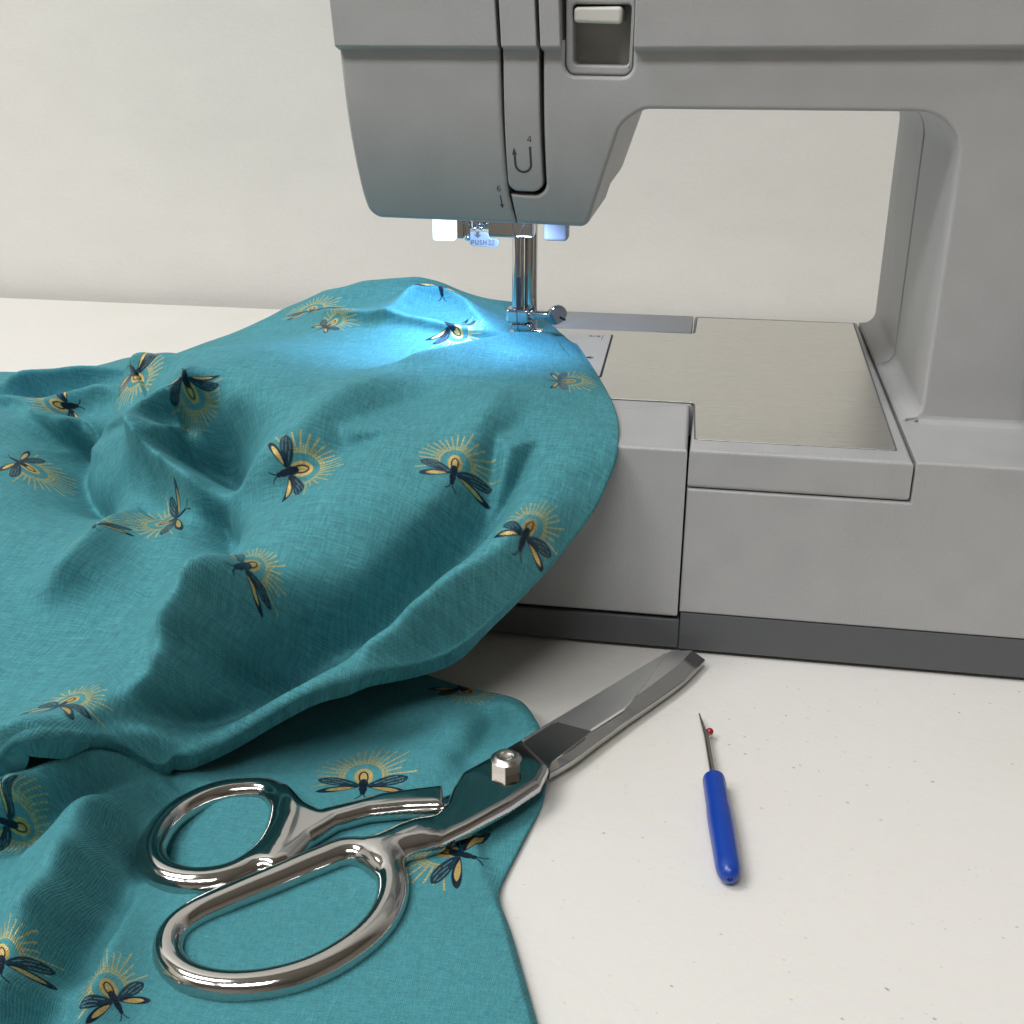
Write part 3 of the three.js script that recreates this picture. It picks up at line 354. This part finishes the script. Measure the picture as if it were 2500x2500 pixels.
const lower = makeSheet({ points: [[-65.2,233.3,8],[-67.8,236.2,11],[-72.2,243.2,15],[-77.5,252.8,18],[-84.8,260.6,20],[-91.1,265.3,20],[-105.7,276.9,20],[-73.3,224.7,3],[-88.5,228.7,3],[-99.1,239.4,4],[-112.6,245.1,4],[-133.5,251.8,4],[-72.1,245.4,9],[-80.0,255.5,10],[-88.0,264.2,10],[-93.6,270.3,10],[-107.0,284.2,10],[22.6,177.4,7],[26.2,180.4,8],[31.2,182.9,6],[35.6,190.4,3.5],[23.1,183.0,5],[21.2,189.6,3.5],[19.6,196.4,2.5],[16.6,206.5,2],[15.0,220.6,2],[17.9,187.6,8.5],[17.5,202.0,8],[13.3,213.0,7],[17.6,194.7,8],[15.3,207.5,7.5],[27.7,188.2,4.5],[32.1,195.0,3],[29.1,206.4,2.5],[24.8,209.5,2],[38.5,204.4,2],[42.0,214.4,1.8],[39.9,237.1,2],[37.1,258.4,2],[-12.2,204.9,5.5],[-26.7,212.7,5],[-4.8,181.8,5],[5.9,196.4,6],[-8.8,224.2,3],[-28.2,228.4,4],[-27.9,247.3,3],[-38.1,249.1,3],[-4.1,273.2,3],[26.6,267.9,3],[14.1,297.1,3],[46.1,299.6,3],[31.7,317.0,3],[-4.7,316.1,3],[52.4,301.4,2.5],[-19.7,180.2,4],[-25.3,196.9,4],[-44.7,218.6,5],[-55.1,225.9,5],[-47.3,235.8,6],[-53.0,235.8,8],[-62.5,238.0,8],[-65.4,258.5,11],[-62.1,275.3,14],[-59.1,294.8,17],[-55.3,318.6,19],[-56.1,337.2,19],[-63.7,250.0,3],[-62.0,261.7,2],[-65.6,240.0,4],[-60.4,270.2,2],[-58.8,252.3,2.5],[-56.6,260.8,2],[-55.9,271.9,2],[-54.7,284.9,3],[-53.9,295.9,4],[-53.7,309.3,4],[-53.6,319.8,4],[-53.8,333.6,4],[-57.8,242.5,2.5],[-74.8,278.4,8],[-76.9,291.4,6],[-68.1,265.2,9],[-72.5,306.0,8],[-67.9,246.9,6],[-90.7,279.4,5],[-80.2,265.3,6],[-74.7,253.3,5],[-110.5,293.4,6],[-77.3,337.5,8],[-61.5,306.3,13],[-50.4,280.6,5],[-45.7,299.1,7],[-42.4,314.3,8],[-41.0,325.2,7],[-42.7,279.9,3],[-34.5,305.8,3.5],[-35.2,317.2,4],[7.7,167.7,3],[-6.6,161.5,3]], soft: 4, from: [[-158.3,242.3],[-153.0,249.3],[-148.0,256.1],[-143.1,262.6],[-138.4,268.9],[-128.1,282.6],[-117.4,296.8],[-107.7,309.8],[-98.8,321.7],[-82.3,343.7],[-62.5,370.2]], to: [[-18.6,155.3],[7.4,166.4],[24.6,174.1],[30.7,178.1],[36.7,189.7],[43.1,217.0],[40.3,238.9],[37.4,261.2],[43.0,274.4],[54.4,303.1],[67.5,336.4]], nu: 300, nv: 330, wrinkle: 0.3, skirt: 5, lean: 0.6, smooth: 1, onBed: false, folds: [[2.6,5,5,[[13.4,175.7],[21.2,179.1],[28.9,181.5],[34.3,186.5],[36.7,194.1]]],
  [-3,5,7,[[27.2,181.8],[23.4,184.3],[21.5,190.7],[20.3,198.7],[17.6,209.4],[15.7,219.6]]],
  [13.8,5,9,[[-63.3,231.5],[-68.4,235.7],[-73.2,242.3],[-79.5,251.3],[-86.4,259.6],[-92.6,264.3],[-116.9,277.3]]],
  [-10.3,6,6,[[-59.6,234.1],[-65.2,238.0],[-71.3,247.7],[-78.4,258.2],[-86.6,266.7],[-92.8,272.5],[-112.1,289.7]]],
  [15,6,11,[[-61.9,234.2],[-65.0,239.1],[-66.5,257.1],[-63.8,273.8],[-60.2,294.1],[-57.7,317.7],[-57.6,338.5]]],
  [-8,7,7,[[-62.6,243.8],[-61.1,260.4],[-57.3,274.4],[-54.8,297.7],[-53.5,321.1],[-50.9,337.9]]],
  [4.6,5,4,[[-52.0,261.6],[-50.8,280.3],[-46.3,298.8],[-42.8,314.0],[-41.0,327.9],[-39.4,336.2]]],
  [6.9,7,9,[[-68.7,243.6],[-72.2,261.0],[-78.7,275.8],[-86.0,292.1]]],
  [-3.4,10,10,[[-42.5,224.0],[-28.7,207.1],[-11.5,195.7],[9.1,186.7]]],
  [1.7,8,8,[[-22.2,246.2],[-31.4,258.8],[-37.2,276.7],[-34.3,297.4]]]],
  step: (x, z) => { const d = leftOfFold(x, z), far = Math.max(0, Math.min(1, (z - foldLine[0][1]) / 14)); return d > 0 || d < -400 ? 0 : 2.6 * far * Math.min(1, -d / 0.9); } });
const FLIES = [[[2.9, 74.3, 153.5, 1.5, 79.1, 143.0, 1, 0], [-55.1, 69.1, 148.7, -46.0, 70.8, 143.0, 0.95, 0], [30.5, 64.9, 178.5, 27.4, 68.5, 165.9, 0.95, 0], [26.4, 82.5, 72.1, 34.5, 82.0, 70.9, 0.8, 0], [-104.2, 43.4, 136.7, -105.7, 42.6, 137.1, 1, 0], [-50.4, 59.6, 202.4, -48.3, 57.4, 195.5, 0.95, 0], [-84.4, 39.5, 254.3, -81.7, 39.7, 248.4, 0.9, 0], [-111.6, 85.7, 102.5, -111.8, 80.9, 100.8, 0.8, 0], [-122.1, 49.8, 162.1, -164.9, 21.9, 91.0, 0.75, 0], [-192.2, 43.3, 93.8, -188.6, 41.1, 93.7, 1, 0], [-154.1, 74.3, 61.8, -148.7, 72.4, 70.2, 1, 0], [-30.5, 86.5, 8.5, -27.3, 82.8, 9.1, 0.9, 0], [-115.6, 75.1, -52.6, -119.0, 76.8, -66.0, 1, 0], [-95.9, 77.1, -14.5, -92.5, 79.2, -17.2, 0.9, 0], [-42.7, 95.6, -27.0, -51.8, 86.8, -73.0, 1, 0], [-211.8, 42.8, 19.9, -216.8, 45.1, 24.8, 1, 0]],
  [[-90.1, 16.7, 276.0, -88.0, 14.2, 273.7, 0.7, 0], [-9.1, 3.4, 227.3, -11.4, 4.2, 217.8, 1, 0], [25.7, 4.9, 253.6, 21.3, 4.9, 253.0, 1, 0], [-60.2, 21.8, 325.8, -64.6, 21.4, 320.5, 0.7, 0], [-38.0, 9.8, 320.7, -40.4, 11.4, 318.6, 0.72, 0], [8.1, 3.5, 169.3, 13.2, 5.4, 176.4, 1, 0]]];
function drawFly(c, gold, dark, foil) {                                     // one printed firefly, in mm, glow towards -y
  const wing = (s, a, l, w) => { c.save(); c.scale(s, 1); c.rotate(a); c.beginPath(); c.moveTo(0.6, 0); c.bezierCurveTo(l * 0.35, -w, l * 0.85, -w, l, -w * 0.1); c.bezierCurveTo(l * 0.95, w * 0.75, l * 0.4, w * 0.55, 0.6, 0); };
  const rays = 21;
  c.strokeStyle = gold; c.lineCap = 'butt';
  for (let k = 0; k < rays; k++) {
    const a = (-112 + 224 * k / (rays - 1)) * Math.PI / 180, l = 10.4 + 3.4 * hash(k * 3.1) + (k % 3 === 0 ? 1.2 : 0), r0 = 5.0;
    c.setLineDash([0.8, 0.14]); c.lineWidth = 0.5; c.globalAlpha = 0.95;
    c.beginPath(); c.moveTo(Math.sin(a) * r0, -4.2 - Math.cos(a) * r0); c.lineTo(Math.sin(a + 0.05 * (hash(k) - 0.5)) * l, -4.2 - Math.cos(a) * l); c.stroke();
    const b = a + 0.09, m = 6.4 + 2.4 * hash(k + 7.7); c.lineWidth = 0.34; c.globalAlpha = 0.85; c.beginPath(); c.moveTo(Math.sin(b) * r0, -4.2 - Math.cos(b) * r0); c.lineTo(Math.sin(b) * m, -4.2 - Math.cos(b) * m); c.stroke();
  }
  c.globalAlpha = 1; c.setLineDash([]);
  c.fillStyle = gold; c.beginPath(); c.ellipse(0, -3.9, 2.5, 3.3, 0, 0, 7); c.fill();
  for (const s of [-1, 1]) {
    wing(s, -0.18, 12.2, 3.0); c.fillStyle = dark; if (!foil) { c.globalAlpha = 0.82; c.fill(); c.globalAlpha = 1; } else { c.fillStyle = '#000'; c.fill(); } c.restore();
    wing(s, -0.18, 12.2, 3.0); c.clip(); if (!foil) { c.strokeStyle = 'rgba(95,160,170,0.75)'; c.lineWidth = 0.28; for (const [x, y, u, v] of [[3, -0.5, 6, -1.1], [5.4, -0.1, 8.4, -0.6], [6.5, -1.4, 9.6, -1.5], [8.8, -0.5, 11, -0.4], [6.2, 0.7, 9.2, 0.6], [9.4, 0.6, 10.8, 0.3]]) { c.beginPath(); c.moveTo(x, y); c.lineTo(u, v); c.stroke(); } } c.restore();
    wing(s, 0.3, 12.4, 2.0); c.fillStyle = foil ? '#000' : dark; c.fill(); c.restore();
    c.save(); c.scale(s, 1); c.rotate(0.3); c.fillStyle = gold; c.beginPath(); c.moveTo(2.2, 0.1); c.bezierCurveTo(4.5, -1.2, 8.8, -1.3, 9.9, -0.2); c.bezierCurveTo(8.2, 0.85, 5, 0.7, 2.2, 0.1); c.fill(); c.restore();
  }
  c.fillStyle = foil ? '#000' : dark; c.strokeStyle = c.fillStyle;
  c.lineWidth = 0.42; c.beginPath(); c.ellipse(0, -3.7, 1.15, 2.1, 0, 0, 7); c.stroke();
  c.beginPath(); c.ellipse(0, -1.1, 1.25, 1.9, 0, 0, 7); c.fill(); c.beginPath(); c.ellipse(0, 1.4, 1.05, 2.0, 0, 0, 7); c.fill(); c.beginPath(); c.ellipse(0, 3.4, 0.75, 0.8, 0, 0, 7); c.fill();
  c.lineWidth = 0.32; for (const s of [-1, 1]) { c.beginPath(); c.moveTo(0.2 * s, 3.8); c.quadraticCurveTo(0.5 * s, 5.4, 1.9 * s, 6.2); c.stroke(); }
}
const weave = (() => { const n = 256, a = Array.from({ length: 32 * 33 }, rnd), b = tileNoise(n, 16); return grain(n, (x, y) => { const i = Math.floor(x / 8), j = Math.floor(y / 8), over = (i + j) % 2, u = Math.sin((x % 8 + 0.5) / 8 * Math.PI), v = Math.sin((y % 8 + 0.5) / 8 * Math.PI); return 40 + 150 * (over ? u * (0.55 + 0.45 * v) : v * (0.55 + 0.45 * u)) * (0.75 + 0.5 * a[i * 32 + j]) + 30 * b(x, y); }); })();
function clothMaterial(sheet, flies, n = 2048) {
  const put = (c, gold, dark, foil) => { for (const [ax, ay, az, bx, by, bz, s, flip] of flies) { const m = sheet.stamp([ax, ay, az], [bx, by, bz], n, s * 1.12); c.save(); c.transform(...m); drawFly(c, gold, dark, foil); c.restore(); } };
  const map = canvasTexture(n, n, (c) => {
    c.fillStyle = '#478b94'; c.fillRect(0, 0, n, n);
    for (let i = 0; i < 90000; i++) { const l = 3 + rnd() * 22, v = rnd(); c.fillStyle = v < 0.5 ? `rgba(40,106,118,${0.06 + rnd() * 0.12})` : `rgba(120,190,196,${0.05 + rnd() * 0.1})`; if (rnd() < 0.5) c.fillRect(rnd() * n, rnd() * n, l, 1); else c.fillRect(rnd() * n, rnd() * n, 1, l); }
    put(c, '#d2b878', '#0b1f30', false);
    const im = c.getImageData(0, 0, n, n), d = im.data, ra = Array.from({ length: n * 64 }, rnd);
    for (let y = 0; y < n; y++) for (let x = 0; x < n; x++) { const k = (y * n + x) * 4, v = 1 + 0.15 * (ra[y * 64 + ((x >> 4) + y * 7 & 63)] - 0.5) + 0.14 * (ra[x * 64 + ((y >> 4) + x * 11 & 63)] - 0.5) + ((x + y) % 3 === 0 ? 0.05 : -0.025) + 0.06 * (rnd() - 0.5); d[k] *= v; d[k + 1] *= v; d[k + 2] *= v; }
    c.putImageData(im, 0, 0);
    for (let i = 0; i < 26000; i++) { const v = rnd(); c.fillStyle = v < 0.55 ? 'rgba(70,150,165,0.10)' : 'rgba(12,40,56,0.12)'; c.fillRect(rnd() * n, rnd() * n, 1 + rnd() * 9, 1); }
  }, true, false);
  const foil = canvasTexture(n, n, (c) => { c.fillStyle = '#00d000'; c.fillRect(0, 0, n, n); put(c, '#0078c8', '#00d000', true); }, false, false);
  const w = weave.clone(); w.repeat.set(sheet.side / 14, sheet.side / 14); w.needsUpdate = true;
  return new THREE.MeshPhysicalMaterial({ map, metalnessMap: foil, roughnessMap: foil, metalness: 1, roughness: 1, bumpMap: w, bumpScale: 0.0002, specularIntensity: 0.45, sheen: 0.05, sheenRoughness: 0.6, sheenColor: lin(0.3, 0.5, 0.55), side: THREE.DoubleSide });
}
const cloth = thing('cloth', 'teal cotton cloth printed with dark fireflies and gold rays, heaped at the machine', 'cloth');
mesh('draped_fabric', upper.g, clothMaterial(upper, FLIES[0]), cloth);
mesh('flat_fabric', lower.g, clothMaterial(lower, FLIES[1]), cloth);
// thread from the slot to the needle
{ const t = mesh('sewing_thread', tube([[10.2, 150, 84], [6, 141, 60], [-1.5, 120, 8], [-1.4, 104, 3.6], [-1.5, 92, 5.8], [-1.1, 84, 4.4], [-1.2, 79.5, 2.2]], 0.11, 80), new THREE.MeshStandardMaterial({ color: lin(0.03, 0.02, 0.12), roughness: 0.7 })); t.userData = { label: 'thin dark violet sewing thread running down to the needle', category: 'thread' }; }

// ---------- scissors ----------
function surfaceNet(f, lo, hi, cell) {                       // mesh of the zero level of f(x, y, z), with normals from its slope
  const n = [0, 1, 2].map((k) => Math.ceil((hi[k] - lo[k]) / cell) + 1), V = new Float32Array(n[0] * n[1] * n[2]), at = (i, j, k) => (i * n[1] + j) * n[2] + k;
  for (let i = 0; i < n[0]; i++) for (let j = 0; j < n[1]; j++) for (let k = 0; k < n[2]; k++) V[at(i, j, k)] = f(lo[0] + i * cell, lo[1] + j * cell, lo[2] + k * cell);
  const id = new Int32Array(V.length).fill(-1), pos = [], nor = [], idx = [];
  for (let i = 0; i + 1 < n[0]; i++) for (let j = 0; j + 1 < n[1]; j++) for (let k = 0; k + 1 < n[2]; k++) {
    let s = [0, 0, 0], c = 0;
    for (let e = 0; e < 3; e++) for (let a = 0; a < 2; a++) for (let b = 0; b < 2; b++) {
      const p = [0, 0, 0], q = [0, 0, 0]; p[(e + 1) % 3] = q[(e + 1) % 3] = a; p[(e + 2) % 3] = q[(e + 2) % 3] = b; q[e] = 1;
      const x = V[at(i + p[0], j + p[1], k + p[2])], y = V[at(i + q[0], j + q[1], k + q[2])];
      if ((x < 0) !== (y < 0)) { const t = x / (x - y); for (let d = 0; d < 3; d++) s[d] += p[d] + (q[d] - p[d]) * t; c++; }
    }
    if (!c) continue;
    let P = [i, j, k].map((v, d) => lo[d] + (v + s[d] / c) * cell); id[at(i, j, k)] = pos.length / 3;
    const h = 0.25, grad = (p) => [0, 1, 2].map((d) => { const a = [...p], b = [...p]; a[d] += h; b[d] -= h; return f(...a) - f(...b); });
    let G; for (let it = 0; it < 2; it++) { G = grad(P); const gl = Math.hypot(...G) || 1, v = f(...P) / (gl / (2 * h)); P = P.map((x, d) => x - G[d] / gl * Math.max(-0.5, Math.min(0.5, v))); }
    G = grad(P); const l = Math.hypot(...G) || 1; pos.push(...P.map(mm)); nor.push(...G.map((v) => v / l));
  }
  for (let i = 1; i + 1 < n[0]; i++) for (let j = 1; j + 1 < n[1]; j++) for (let k = 1; k + 1 < n[2]; k++) for (let e = 0; e < 3; e++) {
    const q = [i, j, k]; q[e]++; const a = V[at(i, j, k)], b = V[at(...q)]; if ((a < 0) === (b < 0)) continue;
    const u = (e + 1) % 3, v = (e + 2) % 3, c = (du, dv) => { const p = [i, j, k]; p[u] -= du; p[v] -= dv; return id[at(...p)]; };
    const Q = [c(0, 0), c(1, 0), c(1, 1), c(0, 1)]; if (a < 0) idx.push(Q[0], Q[1], Q[2], Q[0], Q[2], Q[3]); else idx.push(Q[0], Q[2], Q[1], Q[0], Q[3], Q[2]);
  }
  for (let it = 0; it < 3; it++) { const sum = new Float32Array(nor.length); for (let t = 0; t < idx.length; t += 3) for (let k = 0; k < 3; k++) for (let m = 1; m < 3; m++) for (let d = 0; d < 3; d++) sum[idx[t + k] * 3 + d] += nor[idx[t + (k + m) % 3] * 3 + d]; for (let v = 0; v < nor.length; v += 3) { const l0 = Math.hypot(sum[v], sum[v + 1], sum[v + 2]) || 1, c = (sum[v] * nor[v] + sum[v + 1] * nor[v + 1] + sum[v + 2] * nor[v + 2]) / l0; if (c < 0.93) continue; const q = [0, 1, 2].map((d) => nor[v + d] + sum[v + d] / l0), l = Math.hypot(...q); for (let d = 0; d < 3; d++) nor[v + d] = q[d] / l; } }
  const g = new THREE.BufferGeometry(); g.setAttribute('position', new THREE.Float32BufferAttribute(pos, 3)); g.setAttribute('normal', new THREE.Float32BufferAttribute(nor, 3)); g.setAttribute('uv', new THREE.Float32BufferAttribute(new Float32Array(pos.length / 3 * 2), 2)); g.setIndex(idx); return g;
}
const smin = (a, b, k) => { const h = Math.max(k - Math.abs(a - b), 0) / k; return Math.min(a, b) - h * h * k * 0.25; };
const dense = (pts, n, closed) => { const c = new THREE.CatmullRomCurve3(pts.map((p) => new THREE.Vector3(p[0], 0, p[1])), closed); return c.getSpacedPoints(n).map((v) => [v.x, v.z]); };
const strand = (pts, rad, y, flatten = 1) => (px, py, pz) => {                 // bar along plan points with changing radius
  let m = 1e9; for (let i = 0; i + 1 < pts.length; i++) { const [ax, az] = pts[i], vx = pts[i + 1][0] - ax, vz = pts[i + 1][1] - az, t = Math.max(0, Math.min(1, ((px - ax) * vx + (pz - az) * vz) / (vx * vx + vz * vz))), r = rad(i + t), d = Math.hypot(px - ax - vx * t, (py - y(i + t)) * flatten, pz - az - vz * t) - r; if (d < m) m = d; } return m;
};
const prism = (poly, yc, half, round) => (px, py, pz) => {
  let d = 1e9, inside = false;
  for (let i = 0, j = poly.length - 1; i < poly.length; j = i++) { const [ax, az] = poly[j], [bx, bz] = poly[i], vx = bx - ax, vz = bz - az, t = Math.max(0, Math.min(1, ((px - ax) * vx + (pz - az) * vz) / (vx * vx + vz * vz))); d = Math.min(d, Math.hypot(px - ax - vx * t, pz - az - vz * t)); if ((az > pz) !== (bz > pz) && px < (bx - ax) * (pz - az) / (bz - az) + ax) inside = !inside; }
  const q = (inside ? -d : d) + round, w = Math.abs(py - yc) - half + round; return Math.min(Math.max(q, w), 0) + Math.hypot(Math.max(q, 0), Math.max(w, 0)) - round;
};
const scissors = thing('scissors', 'chrome dressmaking scissors lying closed with their handles on the teal cloth', 'scissors');
{
  const big = dense([[-3.4,260.3],[4.9,260.7],[10.4,267.1],[12.9,276.1],[12.0,285.6],[8.0,294.3],[0.6,302.7],[-9.0,308.0],[-18.9,309.9],[-27.6,308.3],[-33.9,303.5],[-36.2,296.0],[-33.8,289.5],[-26.9,281.8],[-18.2,273.5],[-10.4,266.0]], 88, true), small = dense([[-40.8,239.4],[-33.9,238.7],[-28.0,243.4],[-25.0,251.7],[-24.2,261.7],[-26.6,270.5],[-31.7,276.1],[-40.2,278.6],[-48.4,276.6],[-54.1,270.6],[-56.2,262.2],[-55.2,253.0],[-50.7,245.4],[-46.1,241.6]], 80, true), shank = dense([[-24.2,263.8],[-22.4,256.9],[-17.9,253.8],[-12.4,249.9],[-3.1,244.2],[6.7,239.4],[17.0,235.9]], 16, false), web = [[-27.9,240.0],[-20.5,244.9],[-15.0,247.0],[-7.9,242.4],[-0.8,237.5],[7.8,233.8],[17.2,230.2],[18.7,240.9],[7.8,243.5],[-1.5,246.8],[-8.4,251.7],[-13.3,259.3],[-16.0,269.2],[-19.7,273.6],[-22.8,270.6],[-22.2,261.3],[-23.6,251.4]], body = [[34.1,204.5],[27.9,213.6],[19.9,224.3],[18.7,232.2],[18.8,239.2],[16.8,244.3],[7.1,251.3],[1.4,259.4],[4.8,261.4],[10.2,258.7],[21.5,255.4],[27.3,248.9],[36.5,236.9],[43.2,226.1],[44.4,217.4]], neck = [[6.0,262.4],[8.8,257.4],[14.3,252.9],[21.1,243.6],[26.5,232.5],[32.1,221.4],[38.7,212.3]];
  const bigLoop = strand(big, (t) => 3.9 + 0.3 * Math.sin(t / 88 * 6.28 + 1), () => 6.8, 1.1), bodyPart = prism(body, 8.1, 2.5, 2.2), bridge = strand(neck.slice(0, 3), (t) => 4.2 + t * 0.6, () => 7.2, 1.25);
  mesh('long_handle', surfaceNet((x, y, z) => smin(smin(bigLoop(x, y, z), bridge(x, y, z), 4), bodyPart(x, y, z), 3.5), [-44, 0, 198], [50, 15, 318], 0.65), M.chrome, scissors);
  const smallLoop = strand(small, (t) => 3.9 + 0.2 * Math.cos((t - 40) / 80 * 6.28), () => 6.8, 1.1), arm = prism(web, 7.6, 3.1, 2.9), e = shank[16], e0 = shank[14], el = Math.hypot(e[0] - e0[0], e[1] - e0[1]);
  const cut = (x, z) => ((x - e[0]) * (e[0] - e0[0]) + (z - e[1]) * (e[1] - e0[1])) / el, tang = strand([[e[0] - 4, e[1] + 1], [30, 221], [40, 208]], () => 3.6, () => 4.1, 2.2);
  mesh('short_handle', surfaceNet((x, y, z) => Math.min(Math.max(smin(smallLoop(x, y, z), arm(x, y, z), 5), cut(x, z)), tang(x, y, z)), [-64, 0, 200], [48, 15, 290], 0.65), M.chrome, scissors);
  // lower blade: flat face, bevelled edge and bright side, lofted from heel to tip
  const L = new THREE.CatmullRomCurve3([[33.7,201.0],[41.1,189.6],[49.6,176.6],[61.8,157.9],[75.3,137.5],[76.1,136.2]].map((p) => new THREE.Vector3(p[0], 0, p[1]))), I = new THREE.CatmullRomCurve3([[43.5,211.0],[49.7,198.7],[54.3,190.9],[64.6,171.8],[78.6,146.1],[83.3,134.6]].map((p) => new THREE.Vector3(p[0], 0, p[1]))), O = new THREE.CatmullRomCurve3([[44.1,213.8],[50.6,204.5],[56.6,193.7],[65.2,179.0],[81.0,152.5],[87.8,136.9]].map((p) => new THREE.Vector3(p[0], 0, p[1])));
  const n = 40, ring = (t) => { const drop = 1.3 * t, l = L.getPoint(t), i = I.getPoint(t), o = O.getPoint(t), y = (v) => mm(v - drop); return [[l.x, 6.9, l.z], [i.x, 6.9, i.z], [o.x, 5.0, o.z], [o.x + 0.1, 4.7, o.z + 0.1], [o.x - 0.2, 2.6, o.z - 0.1], [l.x, 3.6, l.z]].map((p) => [mm(p[0]), y(p[1]), mm(p[2])]); };
  const pos = [], edge = []; const quad = (a, b, c, d, to) => to.push(...a, ...b, ...c, ...a, ...c, ...d);
  for (let k = 0; k < n; k++) { const a = ring(k / n), b = ring((k + 1) / n); for (let s = 0; s < 6; s++) { const s2 = (s + 1) % 6; quad(a[s], a[s2], b[s2], b[s], s > 0 && s < 4 ? edge : pos); } }
  for (const [t, flip] of [[0, 1], [1, 0]]) { const a = ring(t); for (let s = 1; s < 5; s++) flip ? pos.push(...a[0], ...a[s + 1], ...a[s]) : pos.push(...a[0], ...a[s], ...a[s + 1]); }
  const g = new THREE.BufferGeometry(); g.setAttribute('position', new THREE.Float32BufferAttribute(pos, 3)); g.setAttribute('uv', new THREE.Float32BufferAttribute(pos.filter((_, i) => i % 3 !== 1), 2));
  const lowerBlade = mesh('lower_blade', toCreasedNormals(g, 0.25), M.satin, scissors);
  const eg = new THREE.BufferGeometry(); eg.setAttribute('position', new THREE.Float32BufferAttribute(edge, 3)); eg.setAttribute('uv', new THREE.Float32BufferAttribute(edge.filter((_, i) => i % 3 !== 1), 2)); mesh('bevel', toCreasedNormals(eg, 0.25), M.chrome, lowerBlade);
  const up = slab([[33.9,202.1],[49.7,177.9],[73.0,141.5],[74.1,139.8],[69.2,158.2],[64.8,174.0],[63.1,178.7],[54.4,192.4],[44.1,211.2],[43.8,215.6]], 0, 1.15, 0.12); const p = up.attributes.position; for (let k = 0; k < p.count; k++) { const t = Math.max(0, Math.min(1, (mm(205) - p.getZ(k)) / mm(66))); p.setY(k, p.getY(k) + mm(6.95 - 1.3 * t)); } up.computeVertexNormals();
  mesh('upper_blade', up, M.satin, scissors);
  const heel = slab([[34.5,204.1],[41.5,192.7],[43.3,191.1],[54.4,194.3],[44.6,212.6],[44.2,216.4]], 0, 0.06, 0.02); heel.translate(0, mm(8.12), 0); { const q = heel.attributes.position; for (let k = 0; k < q.count; k++) { const t = Math.max(0, Math.min(1, (mm(205) - q.getZ(k)) / mm(66))); q.setY(k, q.getY(k) - mm(1.3 * t)); } }
  mesh('polished_heel', heel, new THREE.MeshStandardMaterial({ color: lin(0.88, 0.88, 0.87), metalness: 1, roughness: 0.1 }), scissors);
  const [nx, nz] = [32.3,221.1]; const hex = new THREE.CylinderGeometry(mm(4.55), mm(4.55), mm(3.6), 6); hex.rotateY(0.12); hex.translate(mm(nx), mm(11.9), mm(nz));
  const cap = new THREE.LatheGeometry([[4.5, 0.02], [3.9, 0.5], [3.3, 1.1], [2.8, 1.25], [2.3, 1.15], [2.05, 0.5], [1.3, 0.1], [0, -0.05]].map((q) => new THREE.Vector2(mm(q[0]), mm(q[1]))), 48); cap.translate(mm(nx), mm(13.68), mm(nz));
  mesh('pivot_nut', mergeGeometries([toCreasedNormals(hex, 0.3), toCreasedNormals(cap.toNonIndexed(), 0.5)]), new THREE.MeshStandardMaterial({ color: lin(0.6, 0.57, 0.53), metalness: 1, roughness: 0.28 }), scissors);
}

// ---------- seam ripper ----------
{
  const t = thing('seam_ripper', 'small seam ripper with a blue plastic handle and red ball tip', 'seam ripper', [mm(91.9), mm(3.68), mm(206.2)]);
  t.rotation.y = Math.atan2(4.9, 43.5);                       // local +z runs to the butt of the handle
  const h = new THREE.LatheGeometry([[0, 0], [2.7, 0], [3.2, 0.5], [3.35, 1.2], [3.4, 12], [3.45, 14], [3.62, 16.5], [3.65, 22], [3.5, 32], [3.4, 39], [3.15, 41.3], [2.5, 42.9], [1.4, 43.8], [0.75, 44], [0.7, 43.5], [0, 43.4]].map((p) => new THREE.Vector2(mm(p[0]), mm(p[1]))), 56);
  h.rotateX(Math.PI / 2); mesh('handle', toCreasedNormals(h.toNonIndexed(), 0.5), M.blue, t);
  mesh('shaft', mergeGeometries([rod([0, 0, 1], [0, -0.4, -22], 0.95, 0.85), rod([0, -0.4, -22], [-1.0, -1.2, -36.5], 0.85, 0.22)]), new THREE.MeshStandardMaterial({ color: lin(0.45, 0.43, 0.4), metalness: 1, roughness: 0.22 }), t);
  mesh('prong', rod([0.1, -0.4, -20.5], [1.2, -0.8, -25.2], 0.6, 0.5), M.chrome, t);
  const b = new THREE.SphereGeometry(mm(1.2), 32, 20); b.translate(mm(1.35), mm(-0.8), mm(-25.6)); mesh('ball_tip', b, M.red, t);
}
renderer.render(scene, camera);
